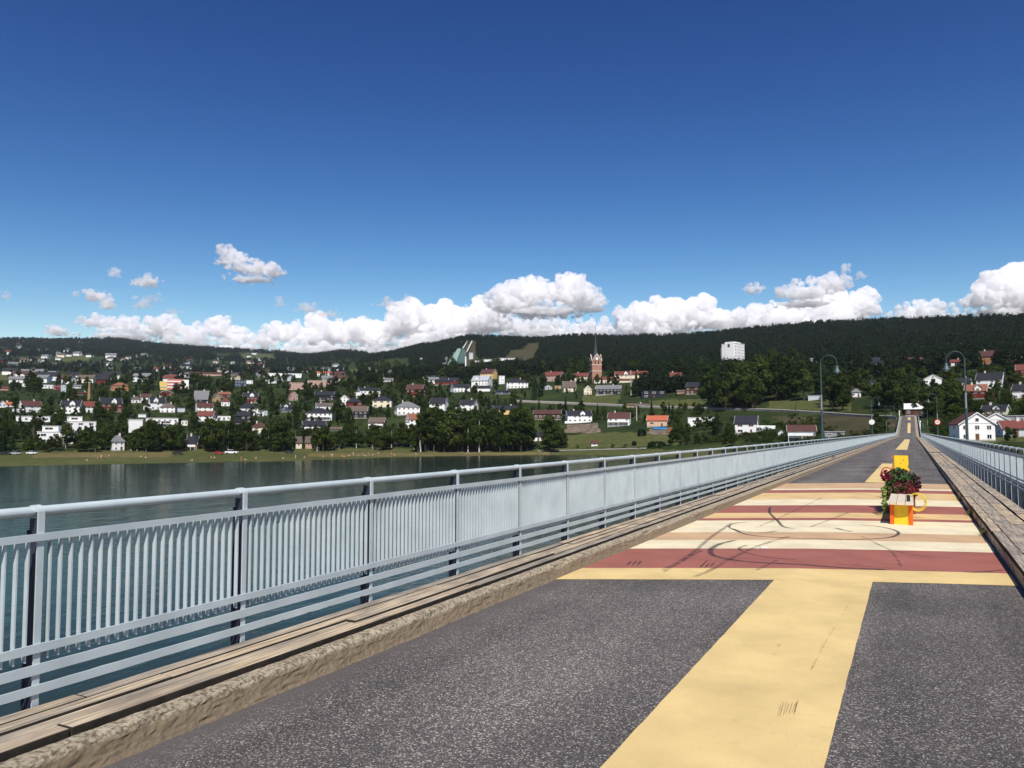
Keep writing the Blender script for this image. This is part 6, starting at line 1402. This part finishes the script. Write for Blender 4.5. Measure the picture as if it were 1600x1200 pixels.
def cloud(name, D, blobs, seed, dens, label, vox=None, surf=None):
    """blobs: (x, y, rx, ry) in image pixels, seen at distance D; each becomes a heap of billows with a flat base"""
    rg = np.random.default_rng(seed); iv, fi = ico(); V = []; F = []; n0 = 0
    ppm = D/FPX
    for (x, y, rx, ry) in blobs:
        d = ray(x, y); c = CAMP+d*(D/(d@_f)); V.append(iv*np.array([rx*0.62, rx*0.5, ry*0.36])*ppm@np.stack([_r, np.cross([0, 0, 1], _r), [0, 0, 1]])+c); F.append(fi+n0); n0 += len(iv); k = int(20+rx*ry/9)
        for i in range(min(k, 150)):
            q = rg.normal(size=3); q /= np.linalg.norm(q); rad = rg.uniform(0.15, 1)**0.5
            px_ = q[0]*rad*rx; pz = q[2]*rad*ry; py = q[1]*rad*rx*0.8
            s = min(rx, ry)*(0.14+0.36*rg.uniform()**1.6)*(1.15-0.5*abs(q[0]*rad))
            sq = 0.9
            if pz < -0.40*ry: pz = -0.40*ry; s *= 1.1; sq = 0.45
            p = c+_r*px_*ppm+np.array([0, 0, 1])*pz*ppm+np.cross([0, 0, 1], _r)*py*ppm
            V.append(iv*s*ppm*np.array([1, 1, sq])+p); F.append(fi+n0); n0 += len(iv)
    c0 = np.concatenate(V).mean(0); V = np.concatenate(V)-c0; F = np.concatenate(F)
    o = inst(name, np_mesh(name, V, F, cloud_mat(dens, ppm), True), None, tuple(c0))
    vs_ = vox or D*0.00075
    rm = o.modifiers.new('union', 'REMESH'); rm.mode = 'VOXEL'; rm.voxel_size = vs_; rm.use_smooth_shade = True
    for sc_, st in ((10, 8.0), (3.6, 4.0), (1.5, 1.5)):
        t = tex.copy(); t.noise_scale = sc_*ppm*1.0
        dp = o.modifiers.new('billow', 'DISPLACE'); dp.texture = t; dp.strength = st*ppm; dp.mid_level = 0.5; dp.texture_coords = 'LOCAL'
    tag(o, label, 'cloud', 'cumulus clouds'); return o

cy.volume_bounces = 24; cy.max_bounces = 24
CL = [
 (8000, 0.022, [(352,403,16,21),(372,412,22,18),(400,420,26,15),(428,425,20,13),(392,437,50,8)], 'bright solitary cloud with a peaked left end, highest on the left'),
 (8000, 0.026, [(230,440,28,11)], 'small flat white cloud left of the peaked cloud'),
 (8000, 0.012, [(177,426,11,11)], 'faint round puff above the left hillside'),
 (8000, 0.020, [(150,462,20,14),(166,475,17,12),(120,460,10,6)], 'ragged cloud below the faint round puff on the left'),
 (8000, 0.008, [(225,473,20,13),(246,468,14,9),(270,487,18,7)], 'thin grey veil of cloud between the ragged cloud and the bank'),
 (8000, 0.007, [(8,462,11,9)], 'faint wisp at the left edge of the picture'),
 (8000, 0.012, [(437,472,9,12)], 'small upright puff under the peaked cloud'),
 (8500, 0.011, [(480,482,24,10),(512,491,28,7)], 'long thin cloud over the dip in the hills'),
 (9000, 0.008, [(608,475,26,9),(636,468,13,9)], 'grey wisp above the ski jump cloud bank'),
 (15000, 0.016, [(88,518,20,11)], 'low rounded cloud rising behind the far left hill'),
 (15000, 0.016, [(150,503,30,13),(200,511,42,15),(252,513,42,19),(304,521,34,16),(190,526,70,12),(290,536,60,12)], 'left part of the white cloud bank above the far hillside'),
 (15500, 0.018, [(345,515,30,19),(372,528,32,14),(408,535,30,12),(370,545,60,14)], 'peaked heap of the cloud bank left of the dip'),
 (16000, 0.018, [(440,522,38,19),(498,520,50,24),(556,521,45,22),(590,524,30,24),(500,548,100,16),(580,548,60,14)], 'broad white heap of cloud over the dip in the hills'),
 (16000, 0.018, [(640,503,48,30),(698,505,50,30),(750,500,50,30),(690,528,95,20),(650,545,70,16)], 'white cloud bank directly behind the ski jump'),
 (11000, 0.018, [(800,470,44,26),(832,455,38,24),(894,455,42,27),(918,475,38,20),(850,487,88,13)], 'tall cumulus with grey base left of the church spire'),
 (17000, 0.016, [(830,514,80,19),(930,516,56,17),(880,530,90,12)], 'low cloud bank behind the church spire'),
 (16000, 0.018, [(1000,502,44,27),(1050,494,48,30),(1090,492,40,28),(1030,518,80,16),(1000,528,60,12)], 'white heap of cloud right of the church spire'),
 (16000, 0.018, [(1150,503,60,20),(1215,497,60,24),(1295,492,62,34),(1348,478,26,26),(1250,512,110,16),(1150,520,60,12)], 'long white cloud bank above the wooded ridge'),
 (11000, 0.017, [(1178,452,20,11),(1255,456,48,18),(1300,446,30,17),(1258,475,62,9)], 'greyer ragged cloud floating before the long bank'),
 (11000, 0.008, [(1320,424,10,12),(1346,432,9,10)], 'pair of faint wisps above the greyer cloud'),
 (16000, 0.018, [(1440,488,57,17),(1440,500,70,12)], 'low smooth cloud on the ridge between two large heaps'),
 (14000, 0.02, [(1570,452,44,32),(1538,468,34,20),(1602,455,48,40),(1650,445,50,36),(1570,488,70,14)], 'large bright cumulus at the right edge of the picture')]
for k, (D, dn, bl, lab) in enumerate(CL): cloud('cloud', D, bl, 20+k, dn, lab)
